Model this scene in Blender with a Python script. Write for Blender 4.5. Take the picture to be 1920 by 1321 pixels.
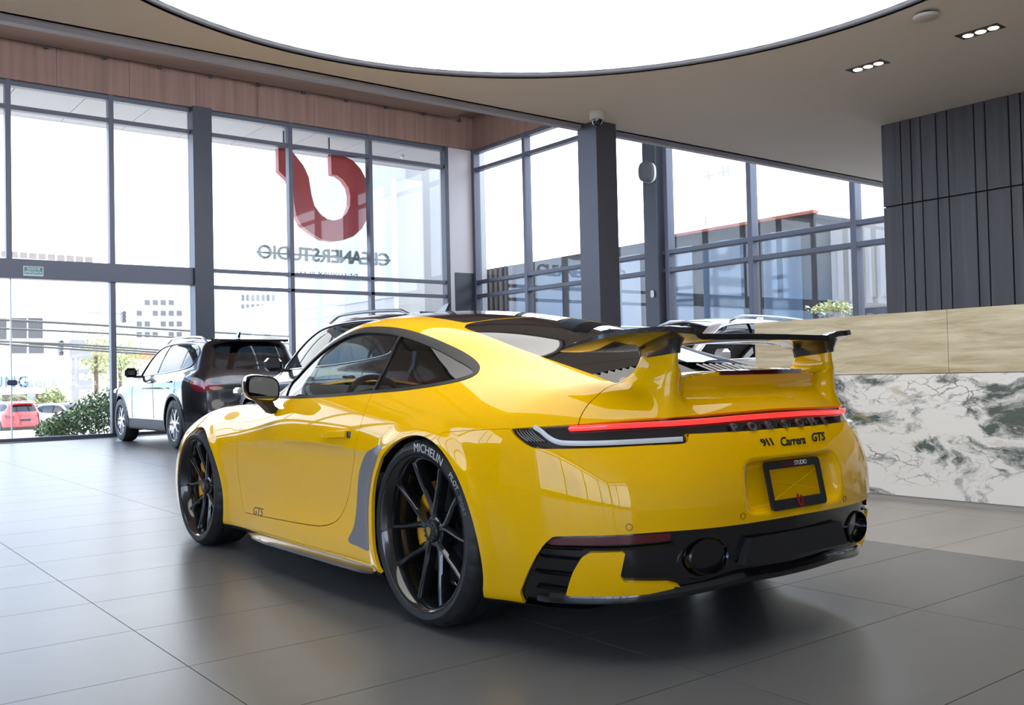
import bpy, math, random
import numpy as np
from mathutils import Matrix, Vector

scene = bpy.context.scene
COL = scene.collection
for o_ in list(bpy.data.objects):
    bpy.data.objects.remove(o_, do_unlink=True)

# ------------------------------------------------------------------ camera
# world frame: x = along the yellow car (forward), y = to its left, z = up, origin on the floor under its rear axle
CAM_F, CAM_YAW, CAM_PITCH, CAM_ROLL = 1787.963, .659664, .0242384, -.0227129
CAM_LOC = np.array([-3.1136, 2.8603, .9511])
def _cam_matrix():
    cy, sy = math.cos(CAM_YAW), math.sin(CAM_YAW)
    fw = np.array([cy, -sy, 0]); r = np.array([-sy, -cy, 0]); u = np.array([0, 0, 1.])
    cp, sp = math.cos(CAM_PITCH), math.sin(CAM_PITCH)
    f2 = cp*fw + sp*u; u2 = -sp*fw + cp*u
    cr, sr = math.cos(CAM_ROLL), math.sin(CAM_ROLL)
    r3 = cr*r + sr*u2; u3 = -sr*r + cr*u2
    m = np.eye(4); m[:3, 0] = r3; m[:3, 1] = u3; m[:3, 2] = -f2; m[:3, 3] = CAM_LOC
    return Matrix(m.tolist())
cam_data = bpy.data.cameras.new('camera')
cam_data.sensor_width = 36; cam_data.lens = 36*CAM_F/1920; cam_data.clip_end = 500
cam = bpy.data.objects.new('camera', cam_data); COL.objects.link(cam)
cam.matrix_world = _cam_matrix(); scene.camera = cam

# ------------------------------------------------------------------ sky and exposure
world = bpy.data.worlds.new('sky'); scene.world = world; world.use_nodes = True
_nt = world.node_tree; _bg = _nt.nodes['Background']
_tc = _nt.nodes.new('ShaderNodeTexCoord'); _nz = _nt.nodes.new('ShaderNodeTexNoise'); _rp = _nt.nodes.new('ShaderNodeValToRGB')
_nz.inputs['Scale'].default_value = 2.2; _nz.inputs['Detail'].default_value = 6; _nz.inputs['Roughness'].default_value = .55
_rp.color_ramp.elements[0].position = .40; _rp.color_ramp.elements[0].color = (.36, .55, .92, 1)
_rp.color_ramp.elements[1].position = .60; _rp.color_ramp.elements[1].color = (.96, .97, 1.0, 1)
_nt.links.new(_tc.outputs['Generated'], _nz.inputs['Vector']); _nt.links.new(_nz.outputs['Fac'], _rp.inputs['Fac'])
_nt.links.new(_rp.outputs['Color'], _bg.inputs['Color'])
_bg.inputs['Strength'].default_value = 3.8
sun_data = bpy.data.lights.new('sun', 'SUN'); sun_data.energy = 8.0; sun_data.angle = .02; sun_data.color = (1, .95, .86)
sun = bpy.data.objects.new('sun', sun_data); COL.objects.link(sun)
sun.rotation_euler = (math.radians(24), math.radians(0), math.radians(10))
LAMP_E = 1.9
vs = scene.view_settings
vs.view_transform = 'Standard'; vs.look = 'None'; vs.gamma = 1; vs.use_curve_mapping = False; vs.exposure = 0.5
# ------------------------------------------------------------------ materials
MATS = {}
def mat(name, col=(.5, .5, .5), rough=.5, metal=0., coat=0., spec=.5, emit=None, es=1., coat_rough=.03, alpha=None):
    if name in MATS: return MATS[name]
    m = bpy.data.materials.new(name); m.use_nodes = True
    b = m.node_tree.nodes['Principled BSDF']
    b.inputs['Base Color'].default_value = (*col, 1); b.inputs['Roughness'].default_value = rough
    b.inputs['Metallic'].default_value = metal; b.inputs['Coat Weight'].default_value = coat
    b.inputs['Coat Roughness'].default_value = coat_rough; b.inputs['Specular IOR Level'].default_value = spec
    if emit: b.inputs['Emission Color'].default_value = (*emit, 1); b.inputs['Emission Strength'].default_value = es
    MATS[name] = m; return m
def nodes(m):
    nt = m.node_tree
    return nt, nt.nodes['Principled BSDF'], (lambda t, **k: _mk(nt, t, k)), nt.links.new
def _mk(nt, t, k):
    n = nt.nodes.new('ShaderNode'+t)
    for a, v in k.items():
        if a in n.inputs: n.inputs[a].default_value = v
        else: setattr(n, a, v)
    return n
def glass(name, tint=(.9, .95, .95), ior=1.5, extra=0., rough=0.0):
    """thin pane: clear transmission tinted, mirror reflection by Fresnel"""
    if name in MATS: return MATS[name]
    m = bpy.data.materials.new(name); m.use_nodes = True; nt = m.node_tree
    nt.nodes.remove(nt.nodes['Principled BSDF']); out = nt.nodes['Material Output']
    t = nt.nodes.new('ShaderNodeBsdfTransparent'); t.inputs[0].default_value = (*tint, 1)
    g = nt.nodes.new('ShaderNodeBsdfGlossy'); g.inputs['Roughness'].default_value = rough
    fr = nt.nodes.new('ShaderNodeFresnel'); fr.inputs['IOR'].default_value = ior
    ge = nt.nodes.new('ShaderNodeNewGeometry'); mi = nt.nodes.new('ShaderNodeMix'); mi.data_type = 'FLOAT'
    mi.inputs[2].default_value = ior; mi.inputs[3].default_value = 1/ior   # same reflectance from both sides of the thin pane
    nt.links.new(ge.outputs['Backfacing'], mi.inputs[0]); nt.links.new(mi.outputs[0], fr.inputs['IOR'])
    mx = nt.nodes.new('ShaderNodeMixShader')
    if extra:
        a = nt.nodes.new('ShaderNodeMath'); a.operation = 'ADD'; a.inputs[1].default_value = extra; a.use_clamp = True
        nt.links.new(fr.outputs[0], a.inputs[0]); nt.links.new(a.outputs[0], mx.inputs[0])
    else: nt.links.new(fr.outputs[0], mx.inputs[0])
    nt.links.new(t.outputs[0], mx.inputs[1]); nt.links.new(g.outputs[0], mx.inputs[2]); nt.links.new(mx.outputs[0], out.inputs[0])
    MATS[name] = m; return m

# ------------------------------------------------------------------ objects
def link(name, me, material=None, parent=None, loc=None, rot=None):
    o = bpy.data.objects.new(name, me); COL.objects.link(o)
    if material is not None and me is not None and not me.materials: me.materials.append(material)
    if parent is not None: o.parent = parent
    if loc is not None: o.location = loc
    if rot is not None: o.rotation_euler = rot
    return o
def tag(o, label, cat, group=None):
    o['label'] = label; o['category'] = cat
    if group: o['group'] = group
    return o
def thing(name, label, cat, loc=(0, 0, 0), rz=0, group=None):
    o = bpy.data.objects.new(name, None); COL.objects.link(o); o.location = loc; o.rotation_euler = (0, 0, rz)
    o.empty_display_size = .1
    return tag(o, label, cat, group)
def structure(o):
    o['kind'] = 'structure'; return o
def pyd(name, V, F, smooth=False, N=None):
    me = bpy.data.meshes.new(name)
    V = V.tolist() if hasattr(V, 'tolist') else V
    me.from_pydata(V, [], F); me.update()
    if smooth or N is not None: me.polygons.foreach_set('use_smooth', [True]*len(me.polygons))
    if N is not None: me.normals_split_custom_set_from_vertices(N.tolist() if hasattr(N, 'tolist') else N)
    return me
def mobj(name, V, F, material, parent=None, smooth=False, N=None, **k):
    return link(name, pyd(name, V, F, smooth, N), material, parent, **k)
BOXF = [(0, 1, 3, 2), (4, 6, 7, 5), (0, 4, 5, 1), (2, 3, 7, 6), (0, 2, 6, 4), (1, 5, 7, 3)]
class MB:
    """collects shapes into one mesh"""
    def __init__(s): s.V = []; s.F = []
    def add(s, V, F):
        n = len(s.V); s.V += [tuple(map(float, v)) for v in V]; s.F += [tuple(i+n for i in f) for f in F]; return s
    def box(s, lo, hi):
        lo, hi = [min(a, b) for a, b in zip(lo, hi)], [max(a, b) for a, b in zip(lo, hi)]
        return s.add([(x, y, z) for x in (lo[0], hi[0]) for y in (lo[1], hi[1]) for z in (lo[2], hi[2])], BOXF)
    def bbox(s, lo, hi, b):
        """box with chamfered edges"""
        lo, hi = np.minimum(lo, hi), np.maximum(lo, hi); V = []
        b = min(b, .49*float((hi-lo).min()))
        pts = []
        for x in (0, 1):
            for y in (0, 1):
                for z in (0, 1):
                    c = np.array([(lo, hi)[x][0], (lo, hi)[y][1], (lo, hi)[z][2]])
                    for ax in range(3):
                        p = c.copy()
                        for a in range(3):
                            if a != ax: p[a] += b*(1, -1)[(x, y, z)[a]]
                        pts.append(p)
        def i(x, y, z, ax): return ((x*2+y)*2+z)*3+ax
        F = []
        for ax in range(3):
            a1, a2 = [(1, 2), (2, 0), (0, 1)][ax]
            for sgn in (0, 1):
                q = []
                for u, v in ((0, 0), (1, 0), (1, 1), (0, 1)):
                    k = [0, 0, 0]; k[ax] = sgn; k[a1] = u; k[a2] = v; q.append(i(*k, ax))
                F.append(q if sgn else q[::-1])
        for ax in range(3):
            a1, a2 = [(1, 2), (2, 0), (0, 1)][ax]
            for u in (0, 1):
                for v in (0, 1):
                    k0 = [0, 0, 0]; k0[a1] = u; k0[a2] = v; k1 = list(k0); k1[ax] = 1
                    q = [i(*k0, a1), i(*k1, a1), i(*k1, a2), i(*k0, a2)]
                    F.append(q if u ^ v ^ 1 == 0 else q[::-1])
        for x in (0, 1):
            for y in (0, 1):
                for z in (0, 1):
                    q = [i(x, y, z, 0), i(x, y, z, 1), i(x, y, z, 2)]
                    F.append(q if (x+y+z) % 2 == 1 else q[::-1])
        return s.add(pts, F)
    def tube(s, path, r, n=10, closed=False, cap=True):
        P = np.asarray(path, float); m = len(P); R = np.broadcast_to(r, (m,)) if np.ndim(r) == 0 else np.asarray(r)
        T = np.gradient(P, axis=0)
        if closed: T = np.roll(P, -1, 0)-np.roll(P, 1, 0)
        T /= np.linalg.norm(T, axis=1)[:, None]+1e-12
        up = np.array([0, 0, 1.]) if abs(T[0, 2]) < .9 else np.array([1., 0, 0])
        A = np.cross(T[0], up); A /= np.linalg.norm(A); V = []
        for k in range(m):
            A = A-T[k]*(A@T[k]); A /= np.linalg.norm(A); B = np.cross(T[k], A)
            for j in range(n):
                t = 2*math.pi*j/n; V.append(P[k]+R[k]*(math.cos(t)*A+math.sin(t)*B))
        F = []
        for k in range(m if closed else m-1):
            k2 = (k+1) % m
            for j in range(n): j2 = (j+1) % n; F.append((k*n+j, k*n+j2, k2*n+j2, k2*n+j))
        if cap and not closed: F += [tuple(range(n))[::-1], tuple((m-1)*n+j for j in range(n))]
        return s.add(V, F)
    def loft(s, rings, closed=True, cap=True, loop=False):
        n = len(rings[0]); V = [p for r in rings for p in r]; F = []
        m = len(rings)
        for k in range(m if loop else m-1):
            k2 = (k+1) % m
            for j in range(n if closed else n-1): j2 = (j+1) % n; F.append((k*n+j, k*n+j2, k2*n+j2, k2*n+j))
        if cap and not loop: F += [tuple(range(n))[::-1], tuple((m-1)*n+j for j in range(n))]
        return s.add(V, F)
    def lathe(s, prof, n=48, axis='y', c=(0, 0, 0), closed=False):
        rings = []
        for k in range(n):
            t = 2*math.pi*k/n; ring = []
            for r, h in prof:
                a, b = r*math.cos(t), r*math.sin(t)
                p = {'y': (a, h, b), 'x': (h, a, b), 'z': (a, b, h)}[axis]
                ring.append((p[0]+c[0], p[1]+c[1], p[2]+c[2]))
            rings.append(ring)
        return s.loft(rings, closed=closed, loop=True)
    def prism(s, poly, h0, h1, f):
        """extrude a 2-D polygon; f(u,v,h) -> xyz"""
        n = len(poly); V = [f(u, v, h0) for u, v in poly]+[f(u, v, h1) for u, v in poly]
        F = [tuple(range(n))[::-1], tuple(range(n, 2*n))]+[(j, (j+1) % n, n+(j+1) % n, n+j) for j in range(n)]
        return s.add(V, F)
    def build(s, name, material, parent=None, smooth=False, angle=None, **k):
        me = pyd(name, s.V, s.F, smooth or angle is not None)
        o = link(name, me, material, parent, **k)
        if angle is not None:
            import bmesh
            bm = bmesh.new(); bm.from_mesh(me); bmesh.ops.recalc_face_normals(bm, faces=bm.faces); bm.to_mesh(me); bm.free()
            me.set_sharp_from_angle(angle=math.radians(angle))
        return o
def copy_tree(o, parent=None):
    c = o.copy(); COL.objects.link(c); c.parent = parent
    for ch in list(o.children): copy_tree(ch, c)
    return c
def text_mesh(body, size=1., extrude=.0, align='CENTER', shear=0., spacing=1., bevel=0., res=3):
    cu = bpy.data.curves.new('lettering', 'FONT'); cu.body = body; cu.size = size; cu.extrude = extrude
    cu.align_x = align; cu.align_y = 'CENTER'; cu.shear = shear; cu.space_character = spacing; cu.bevel_depth = bevel; cu.resolution_u = res
    ob = bpy.data.objects.new('lettering', cu); COL.objects.link(ob)
    dg = bpy.context.evaluated_depsgraph_get(); me = bpy.data.meshes.new_from_object(ob.evaluated_get(dg))
    bpy.data.objects.remove(ob, do_unlink=True); bpy.data.curves.remove(cu)
    return me
def warp(me, f):
    n = len(me.vertices); a = np.zeros(n*3); me.vertices.foreach_get('co', a)
    a = np.asarray(f(a.reshape(-1, 3)), float); me.vertices.foreach_set('co', a.ravel()); me.update(); return me

# ------------------------------------------------------------------ smooth surfaces from spline tables
def nat_basis(xk):
    xk = np.asarray(xk, float); n = len(xk); h = np.diff(xk)
    A = np.zeros((n, n)); B = np.zeros((n, n)); A[0, 0] = A[-1, -1] = 1
    for i in range(1, n-1):
        A[i, i-1] = h[i-1]; A[i, i] = 2*(h[i-1]+h[i]); A[i, i+1] = h[i]
        B[i, i-1] = 6/h[i-1]; B[i, i] = -6/h[i-1]-6/h[i]; B[i, i+1] = 6/h[i]
    M2 = np.linalg.solve(A, B); I = np.eye(n)
    s0 = (I[1]-I[0])/h[0]-h[0]/6*(2*M2[0]+M2[1]); s1 = (I[-1]-I[-2])/h[-1]+h[-1]/6*(M2[-2]+2*M2[-1])
    def W(x):
        x = np.asarray(x, float); xc = np.clip(x, xk[0], xk[-1])
        i = np.clip(np.searchsorted(xk, xc, side='right')-1, 0, n-2)
        hh = h[i]; a = (xk[i+1]-xc)/hh; b = 1-a
        w = a[:, None]*I[i]+b[:, None]*I[i+1]+((a**3-a)*hh*hh/6)[:, None]*M2[i]+((b**3-b)*hh*hh/6)[:, None]*M2[i+1]
        d = x-xc
        return w+np.where(d < 0, d, 0)[:, None]*s0+np.where(d > 0, d, 0)[:, None]*s1
    return W
class Tab:
    def __init__(s, a, b, T): s.wa = nat_basis(a); s.wb = nat_basis(b); s.T = np.asarray(T, float)
    def __call__(s, a, b): return ((s.wa(a)@s.T)*s.wb(b)).sum(1)
    def grid(s, a, b): return s.wa(a)@s.T@s.wb(b).T
def crv(a, v):
    w = nat_basis(a); v = np.asarray(v, float)
    return lambda x: w(np.atleast_1d(x))@v
def smax(a, b, k):
    h = np.maximum(k-np.abs(a-b), 0)/k
    return np.maximum(a, b)+h*h*k*.25
def smin(a, b, k): return -smax(-a, -b, k)
def grad(P, F, e=1e-4): return np.stack([(F(P+d)-F(P-d))/(2*e) for d in np.eye(3)*e], 1)
def project(P, F, n=3):
    for _ in range(n):
        f = F(P); g = grad(P, F); P = P-(f/np.maximum((g*g).sum(1), .05))[:, None]*g
    return P
def surfnet(V, xs, ys, zs):
    S = V < 0; nx, ny, nz = V.shape
    cnt = sum(S[i:nx-1+i, j:ny-1+j, k:nz-1+k].astype(np.int8) for i in (0, 1) for j in (0, 1) for k in (0, 1))
    I = np.argwhere((cnt > 0) & (cnt < 8)); idx = -np.ones(cnt.shape, np.int64); idx[tuple(I.T)] = np.arange(len(I))
    acc = np.zeros((len(I), 3)); num = np.zeros(len(I))
    off = [(i, j, k) for i in (0, 1) for j in (0, 1) for k in (0, 1)]
    val = {o: V[I[:, 0]+o[0], I[:, 1]+o[1], I[:, 2]+o[2]] for o in off}
    for o in off:
        for ax in range(3):
            if o[ax] == 0:
                p = list(o); p[ax] = 1; a, b = val[o], val[tuple(p)]; m = (a < 0) != (b < 0)
                t = np.where(m, a/np.where(m, a-b, 1), 0); q = np.tile(np.array(o, float), (len(I), 1)); q[:, ax] = t
                acc[m] += q[m]; num[m] += 1
    loc = acc/num[:, None]+I
    P = np.stack([np.interp(loc[:, a], np.arange(len(g)), g) for a, g in enumerate((xs, ys, zs))], 1); Q = []
    for ax in range(3):
        a1, a2 = [(1, 2), (2, 0), (0, 1)][ax]; s0 = [slice(None)]*3; s1 = [slice(None)]*3
        s0[ax] = slice(0, -1); s1[ax] = slice(1, None)
        for a in (a1, a2): s0[a] = slice(1, -1); s1[a] = slice(1, -1)
        A = S[tuple(s0)]; B = S[tuple(s1)]
        for mask, flip in ((A & ~B, False), (~A & B, True)):
            E = np.argwhere(mask)
            if len(E) == 0: continue
            E[:, a1] += 1; E[:, a2] += 1
            def cell(d1, d2):
                C = E.copy(); C[:, a1] += d1; C[:, a2] += d2; return idx[C[:, 0], C[:, 1], C[:, 2]]
            q = np.stack([cell(-1, -1), cell(0, -1), cell(0, 0), cell(-1, 0)], 1)
            Q.append(q[:, ::-1] if flip else q)
    return P, np.concatenate(Q)
class Surf:
    """piece of surface: vertices, normals, faces"""
    def __init__(s, V, N, F): s.V = V; s.N = N; s.F = F
    def compact(s):
        if not s.F: return Surf(np.zeros((0, 3)), np.zeros((0, 3)), [])
        u = np.unique(np.concatenate([np.asarray(f) for f in s.F])); m = -np.ones(len(s.V), int); m[u] = np.arange(len(u)); ml = m.tolist()
        return Surf(s.V[u], s.N[u], [tuple(ml[i] for i in f) for f in s.F])
    def cut(s, f):
        """split along f=0 -> (f<0 part, f>0 part)"""
        f = np.where(np.abs(f) < 1e-6, 1e-6, f); fl = f.tolist(); neg = (f < 0)
        nl = neg.tolist(); inn = []; out = []; newV = []; newN = []; cache = {}; n0 = len(s.V)
        def cross(a, b):
            k = (a, b) if a < b else (b, a); j = cache.get(k)
            if j is None:
                a_, b_ = k; t = fl[a_]/(fl[a_]-fl[b_]); newV.append(s.V[a_]*(1-t)+s.V[b_]*t)
                nn = s.N[a_]*(1-t)+s.N[b_]*t; newN.append(nn/(np.linalg.norm(nn)+1e-12)); j = cache[k] = n0+len(newV)-1
            return j
        for face in s.F:
            c = sum(nl[i] for i in face)
            if c == len(face): inn.append(face)
            elif c == 0: out.append(face)
            else:
                pa = []; pb = []; m = len(face)
                for q in range(m):
                    a, b = face[q], face[(q+1) % m]
                    (pa if nl[a] else pb).append(a)
                    if nl[a] != nl[b]: x = cross(a, b); pa.append(x); pb.append(x)
                if len(pa) > 2: inn.append(tuple(pa))
                if len(pb) > 2: out.append(tuple(pb))
        V = np.concatenate([s.V, np.array(newV).reshape(-1, 3)]); N = np.concatenate([s.N, np.array(newN).reshape(-1, 3)])
        return Surf(V, N, inn).compact(), Surf(V, N, out).compact()
    def mirror(s): return Surf(s.V*[1, -1, 1], s.N*[1, -1, 1], [f[::-1] for f in s.F])
    def plus(s, o): return Surf(np.concatenate([s.V, o.V]), np.concatenate([s.N, o.N]), s.F+[tuple(i+len(s.V) for i in f) for f in o.F])
    def offset(s, d): return Surf(s.V+s.N*d, s.N, s.F)
    def flange(s, t, skip_mid=True):
        """turn the open edges inwards by t"""
        e = {}
        for f in s.F:
            m = len(f)
            for q in range(m):
                a, b = f[q], f[(q+1) % m]; k = (a, b) if a < b else (b, a)
                e[k] = None if k in e else (a, b)
        V = [s.V]; N = [s.N]; F = list(s.F); n = len(s.V); vv = []; nn = []
        for k, ab in e.items():
            if ab is None: continue
            a, b = ab; pa, pb = s.V[a], s.V[b]
            if skip_mid and abs(pa[1]) < 1e-5 and abs(pb[1]) < 1e-5: continue
            d = np.cross(pb-pa, s.N[a]); L = np.linalg.norm(d)
            if L < 1e-9: continue
            d /= L; vv += [pa, pb, pb-s.N[b]*t, pa-s.N[a]*t]; nn += [d]*4
            F.append((n+1, n, n+3, n+2)); n += 4
        if vv: V.append(np.array(vv)); N.append(np.array(nn))
        return Surf(np.concatenate(V), np.concatenate(N), F)
    def obj(s, name, material, parent, **k): return mobj(name, s.V, s.F, material, parent, N=s.N, **k)
def spl(pts, n=12, closed=False):
    """Catmull-Rom through points"""
    P = np.asarray(pts, float); m = len(P); out = []
    for i in range(m if closed else m-1):
        if closed: a, b, c, d = P[(i-1) % m], P[i], P[(i+1) % m], P[(i+2) % m]
        else: a, b, c, d = P[max(i-1, 0)], P[i], P[i+1], P[min(i+2, m-1)]
        for t in np.arange(n)/n:
            out.append(.5*((2*b)+(c-a)*t+(2*a-5*b+4*c-d)*t*t+(3*b-a-3*c+d)*t**3))
    if not closed: out.append(P[-1])
    return np.array(out)
def sdf(p, poly):
    """signed distance of points p (N,2) to polygon, negative inside"""
    poly = np.asarray(poly, float); d = np.full(len(p), 1e9); ins = np.zeros(len(p), bool); m = len(poly)
    for i in range(m):
        a, b = poly[i], poly[(i+1) % m]; e = b-a; w = p-a
        t = np.clip((w@e)/max(e@e, 1e-12), 0, 1); q = w-t[:, None]*e; d = np.minimum(d, (q*q).sum(1))
        c = (a[1] > p[:, 1]) != (b[1] > p[:, 1])
        if c.any():
            with np.errstate(divide='ignore', invalid='ignore'):
                xi = (b[0]-a[0])*(p[:, 1]-a[1])/(b[1]-a[1])+a[0]
            ins ^= c & (p[:, 0] < xi)
    d = np.sqrt(d); return np.where(ins, -d, d)
# ------------------------------------------------------------------ the showroom
XA, YB = 15.13, -10.25            # glazed street front (x) and glazed side (y)
YL, XBK = 7.6, -8.0               # left side and back of the room (behind the viewpoint)
HC, XE = 3.20, 3.23               # lowered ceiling and where it ends
BLACKDOME = mat('black_dome', (.01, .01, .012), .05, 0, 1)
HT = 7.05                         # high ceiling
FRAME = mat('slate_metal_frame', (.095, .10, .125), .42, .25)
FRAMED = mat('dark_slate_metal', (.045, .05, .062), .42, .2)
PANE = glass('window_glass', (.97, .985, .98), 1.45)
# floor tiles
TILE = mat('dark_grey_porcelain', (.1, .1, .1), .3)
def tile_nodes(m, c0, c1, rough, coat):
    nt, b, n, l = nodes(m)
    tc = n('TexCoord'); oi = n('ObjectInfo'); mp = n('Mapping'); mp.inputs['Scale'].default_value = (1.2, .5, 1)
    ad = n('VectorMath'); ad.operation = 'ADD'; l(tc.outputs['Object'], ad.inputs[0]); l(oi.outputs['Location'], ad.inputs[1]); l(ad.outputs[0], mp.inputs['Vector'])
    nz = n('TexNoise', Scale=1.7, Detail=8., Roughness=.65); l(mp.outputs[0], nz.inputs['Vector'])
    cr = n('ValToRGB'); cr.color_ramp.elements[0].color = (*c0, 1); cr.color_ramp.elements[1].color = (*c1, 1)
    cr.color_ramp.elements[0].position = .3; cr.color_ramp.elements[1].position = .72
    l(nz.outputs['Fac'], cr.inputs['Fac']); l(cr.outputs['Color'], b.inputs['Base Color'])
    n2 = n('TexNoise', Scale=160., Detail=2.); l(ad.outputs[0], n2.inputs['Vector']); bp = n('Bump', Strength=.10, Distance=.0015); l(n2.outputs['Fac'], bp.inputs['Height']); l(bp.outputs['Normal'], b.inputs['Normal'])
    b.inputs['Roughness'].default_value = rough; b.inputs['Specular IOR Level'].default_value = .5
tile_nodes(TILE, (.105, .105, .107), (.135, .134, .134), .31, 0)
TILEL = mat('greige_porcelain', (.3, .28, .26), .3); tile_nodes(TILEL, (.27, .255, .24), (.33, .31, .29), .33, 0)
GROUT = mat('grout', (.05, .05, .05), .8)
floor = structure(MB().box((XBK, YB, -.12), (XA+.05, YL, -.004)).build('floor', GROUT))
TX, TY = .61, 1.22
def tile_mesh(nm):
    return pyd(nm, [(x, y, z) for x in (-TX/2+.0017, TX/2-.0017) for y in (-TY/2+.0017, TY/2-.0017) for z in (-.012, 0.)], BOXF)
tms = [tile_mesh('floor_tile'), tile_mesh('floor_tile_light')]; tms[0].materials.append(TILE); tms[1].materials.append(TILEL)
cells = []
for i in range(-14, 28):
    for j in range(-9, 6):
        cx, cy = -1.10+TX*(i+.5), .54+TY*(j+.5)
        if not (XBK+.3 < cx < XA-.2 and YB+.55 < cy < YL-.5): continue
        q = np.array([cx, cy, 0])-CAM_LOC; fwd = q[0]*math.cos(CAM_YAW)-q[1]*math.sin(CAM_YAW); rgt = -q[0]*math.sin(CAM_YAW)-q[1]*math.cos(CAM_YAW)
        vis = fwd > .8 and abs(rgt)/fwd < .72 and (.95/fwd) < .62
        cells.append(((0 if vis else 100)+math.hypot(q[0], q[1]), cx, cy))
cells.sort()
rest = [MB(), MB()]
for k, (d, cx, cy) in enumerate(cells):
    lt = 1 if (cy < -1.92 and cx < 2.6) else 0
    if k < 290: link('floor_tile', tms[lt], None, floor, loc=(cx, cy, 0))
    else: rest[lt].box((cx-TX/2+.0017, cy-TY/2+.0017, -.012), (cx+TX/2-.0017, cy+TY/2-.0017, 0))
for r_, m_, nm in ((rest[0], TILE, 'floor_tiles_beyond'), (rest[1], TILEL, 'light_floor_tiles_beyond')):
    if r_.V: r_.build(nm, m_, floor)['kind'] = 'stuff'
# plain floor rim where whole tiles do not fit
# lowered ceiling with the round light
CEIL = mat('painted_ceiling', (.88, .81, .745), .8)
LC, LR = np.array([.315, -.177]), 2.59
def ring_to_rect(x0, x1, y0, y1, z, n=128):
    V = []; F = []
    for k in range(n):
        t = 2*math.pi*k/n; c, s = math.cos(t), math.sin(t)
        V.append((LC[0]+LR*c, LC[1]+LR*s, z))
        tx = ((x1-LC[0])/c if c > 0 else (x0-LC[0])/c) if abs(c) > 1e-9 else 1e9; ty = ((y1-LC[1])/s if s > 0 else (y0-LC[1])/s) if abs(s) > 1e-9 else 1e9
        r = min(tx, ty); V.append((LC[0]+r*c, LC[1]+r*s, z))
    for k in range(n): k2 = (k+1) % n; F.append((2*k, 2*k+1, 2*k2+1, 2*k2))
    return V, F
m_ = MB(); V, F = ring_to_rect(XBK, XE, YB, YL, HC); m_.add(V, [f[::-1] for f in F]); corners = [(XBK, YB), (XE, YB), (XE, YL), (XBK, YL)]
for (cx, cy) in corners:   # fill the corner triangles left by the radial fan
    pts = sorted(((v[0]-cx)**2+(v[1]-cy)**2, v) for v in V[1::2])
    a = [v for d, v in pts if abs(v[0]-cx) < 1e-6][0]; b = [v for d, v in pts if abs(v[1]-cy) < 1e-6][0]
    m_.add([(cx, cy, HC), a, b], [(0, 1, 2), (0, 2, 1)])
m_.box((XBK, YB, HC+.12), (XE, YL, HC+.45)); m_.box((XE-.03, YB, HC), (XE, YL, HC+.13))
ceiling = structure(m_.build('ceiling', CEIL))
MB().lathe([(LR+.03, HC+.038), (LR, HC+.038), (LR, HC), (LR+.03, HC)], 128, 'z', c=(LC[0], LC[1], 0)).build('light_rim', FRAME, ceiling, smooth=True)
disc = thing('ceiling_light', 'huge round white light panel recessed in the lowered ceiling', 'ceiling light', (LC[0], LC[1], HC+.038))
n = 96; MB().add([(LR*math.cos(2*math.pi*k/n), LR*math.sin(2*math.pi*k/n), 0) for k in range(n)], [tuple(range(n))[::-1]]).build('diffuser', mat('lit_membrane', (.8, .8, .8), .6, emit=(1, .985, .96), es=LAMP_E), disc)
MB().lathe([(LR, .0), (LR+.012, .0), (LR+.012, .06), (LR, .06)], 96, 'z', closed=True).build('frame', FRAMED, disc, smooth=True)
structure(MB().box((XE+.02, YB, HC-.038), (XE+.09, YL, HC-.002)).box((XE, YB, HC-.005), (XE+.10, YL, HC+.03)).build('trim_1', mat('brushed_edge_trim', (.48, .47, .52), .45, .3)))
structure(MB().box((3.053, -3.168, 0), (3.30, -2.922, HC)).build('wall_pillar', FRAME))
# wood: high ceiling, beams, band above the glazing
WOOD = mat('brown_wood_veneer', (.2, .13, .1), .5)
def wood_nodes(m, c0, c1, scale, rot=(0, 0, 0)):
    nt, b, n, l = nodes(m); tc = n('TexCoord'); mp = n('Mapping'); mp.inputs['Scale'].default_value = scale
    l(tc.outputs['Object'], mp.inputs['Vector']); nz = n('TexNoise', Scale=1., Detail=7., Roughness=.6); l(mp.outputs[0], nz.inputs['Vector'])
    cr = n('ValToRGB'); cr.color_ramp.elements[0].color = (*c0, 1); cr.color_ramp.elements[1].color = (*c1, 1); cr.color_ramp.elements[0].position = .3; cr.color_ramp.elements[1].position = .7
    l(nz.outputs['Fac'], cr.inputs['Fac']); l(cr.outputs['Color'], b.inputs['Base Color'])
wood_nodes(WOOD, (.20, .115, .085), (.29, .175, .135), (6, 9, .35))
WOODC = mat('brown_wood_ceiling', (.2, .13, .1), .5); wood_nodes(WOODC, (.20, .12, .09), (.28, .175, .135), (9, .35, 9))
structure(MB().box((XE, YB-.3, HT), (XA+.3, YL, HT+.2)).build('ceiling_high', WOODC))
wf_ = structure(MB().box((XA+.0, YB, 6.27), (XA+.2, YL, HT)).build('wall_front', mat('fascia_core', (.06, .05, .05), .7)))
y_ = YL
pw = 1.25
while y_ > YB+.1:
    y2 = max(y_-pw, YB); MB().box((XA-.025, y2+.003, 6.285), (XA, y_-.003, HT-.005)).build('wood_panel', WOOD, wf_); y_ = y2
wr_ = structure(MB().box((XE+.0, YB-.2, 6.27), (XA, YB, HT)).build('wall_right', mat('fascia_core', (.06, .05, .05), .7)))
x_ = XA-.03
while x_ > XE+.1:
    x2 = max(x_-pw, XE); MB().box((x2+.003, YB, 6.285), (x_-.003, YB+.025, HT-.005)).build('wood_panel', WOOD, wr_); x_ = x2
for a, b in ((14.20, 14.86), (12.85, 13.86), (11.3, 12.5)):
    structure(MB().box((a, YB+.75, 6.90), (b, YL, HT)).build('trim_beam', WOODC))
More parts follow.
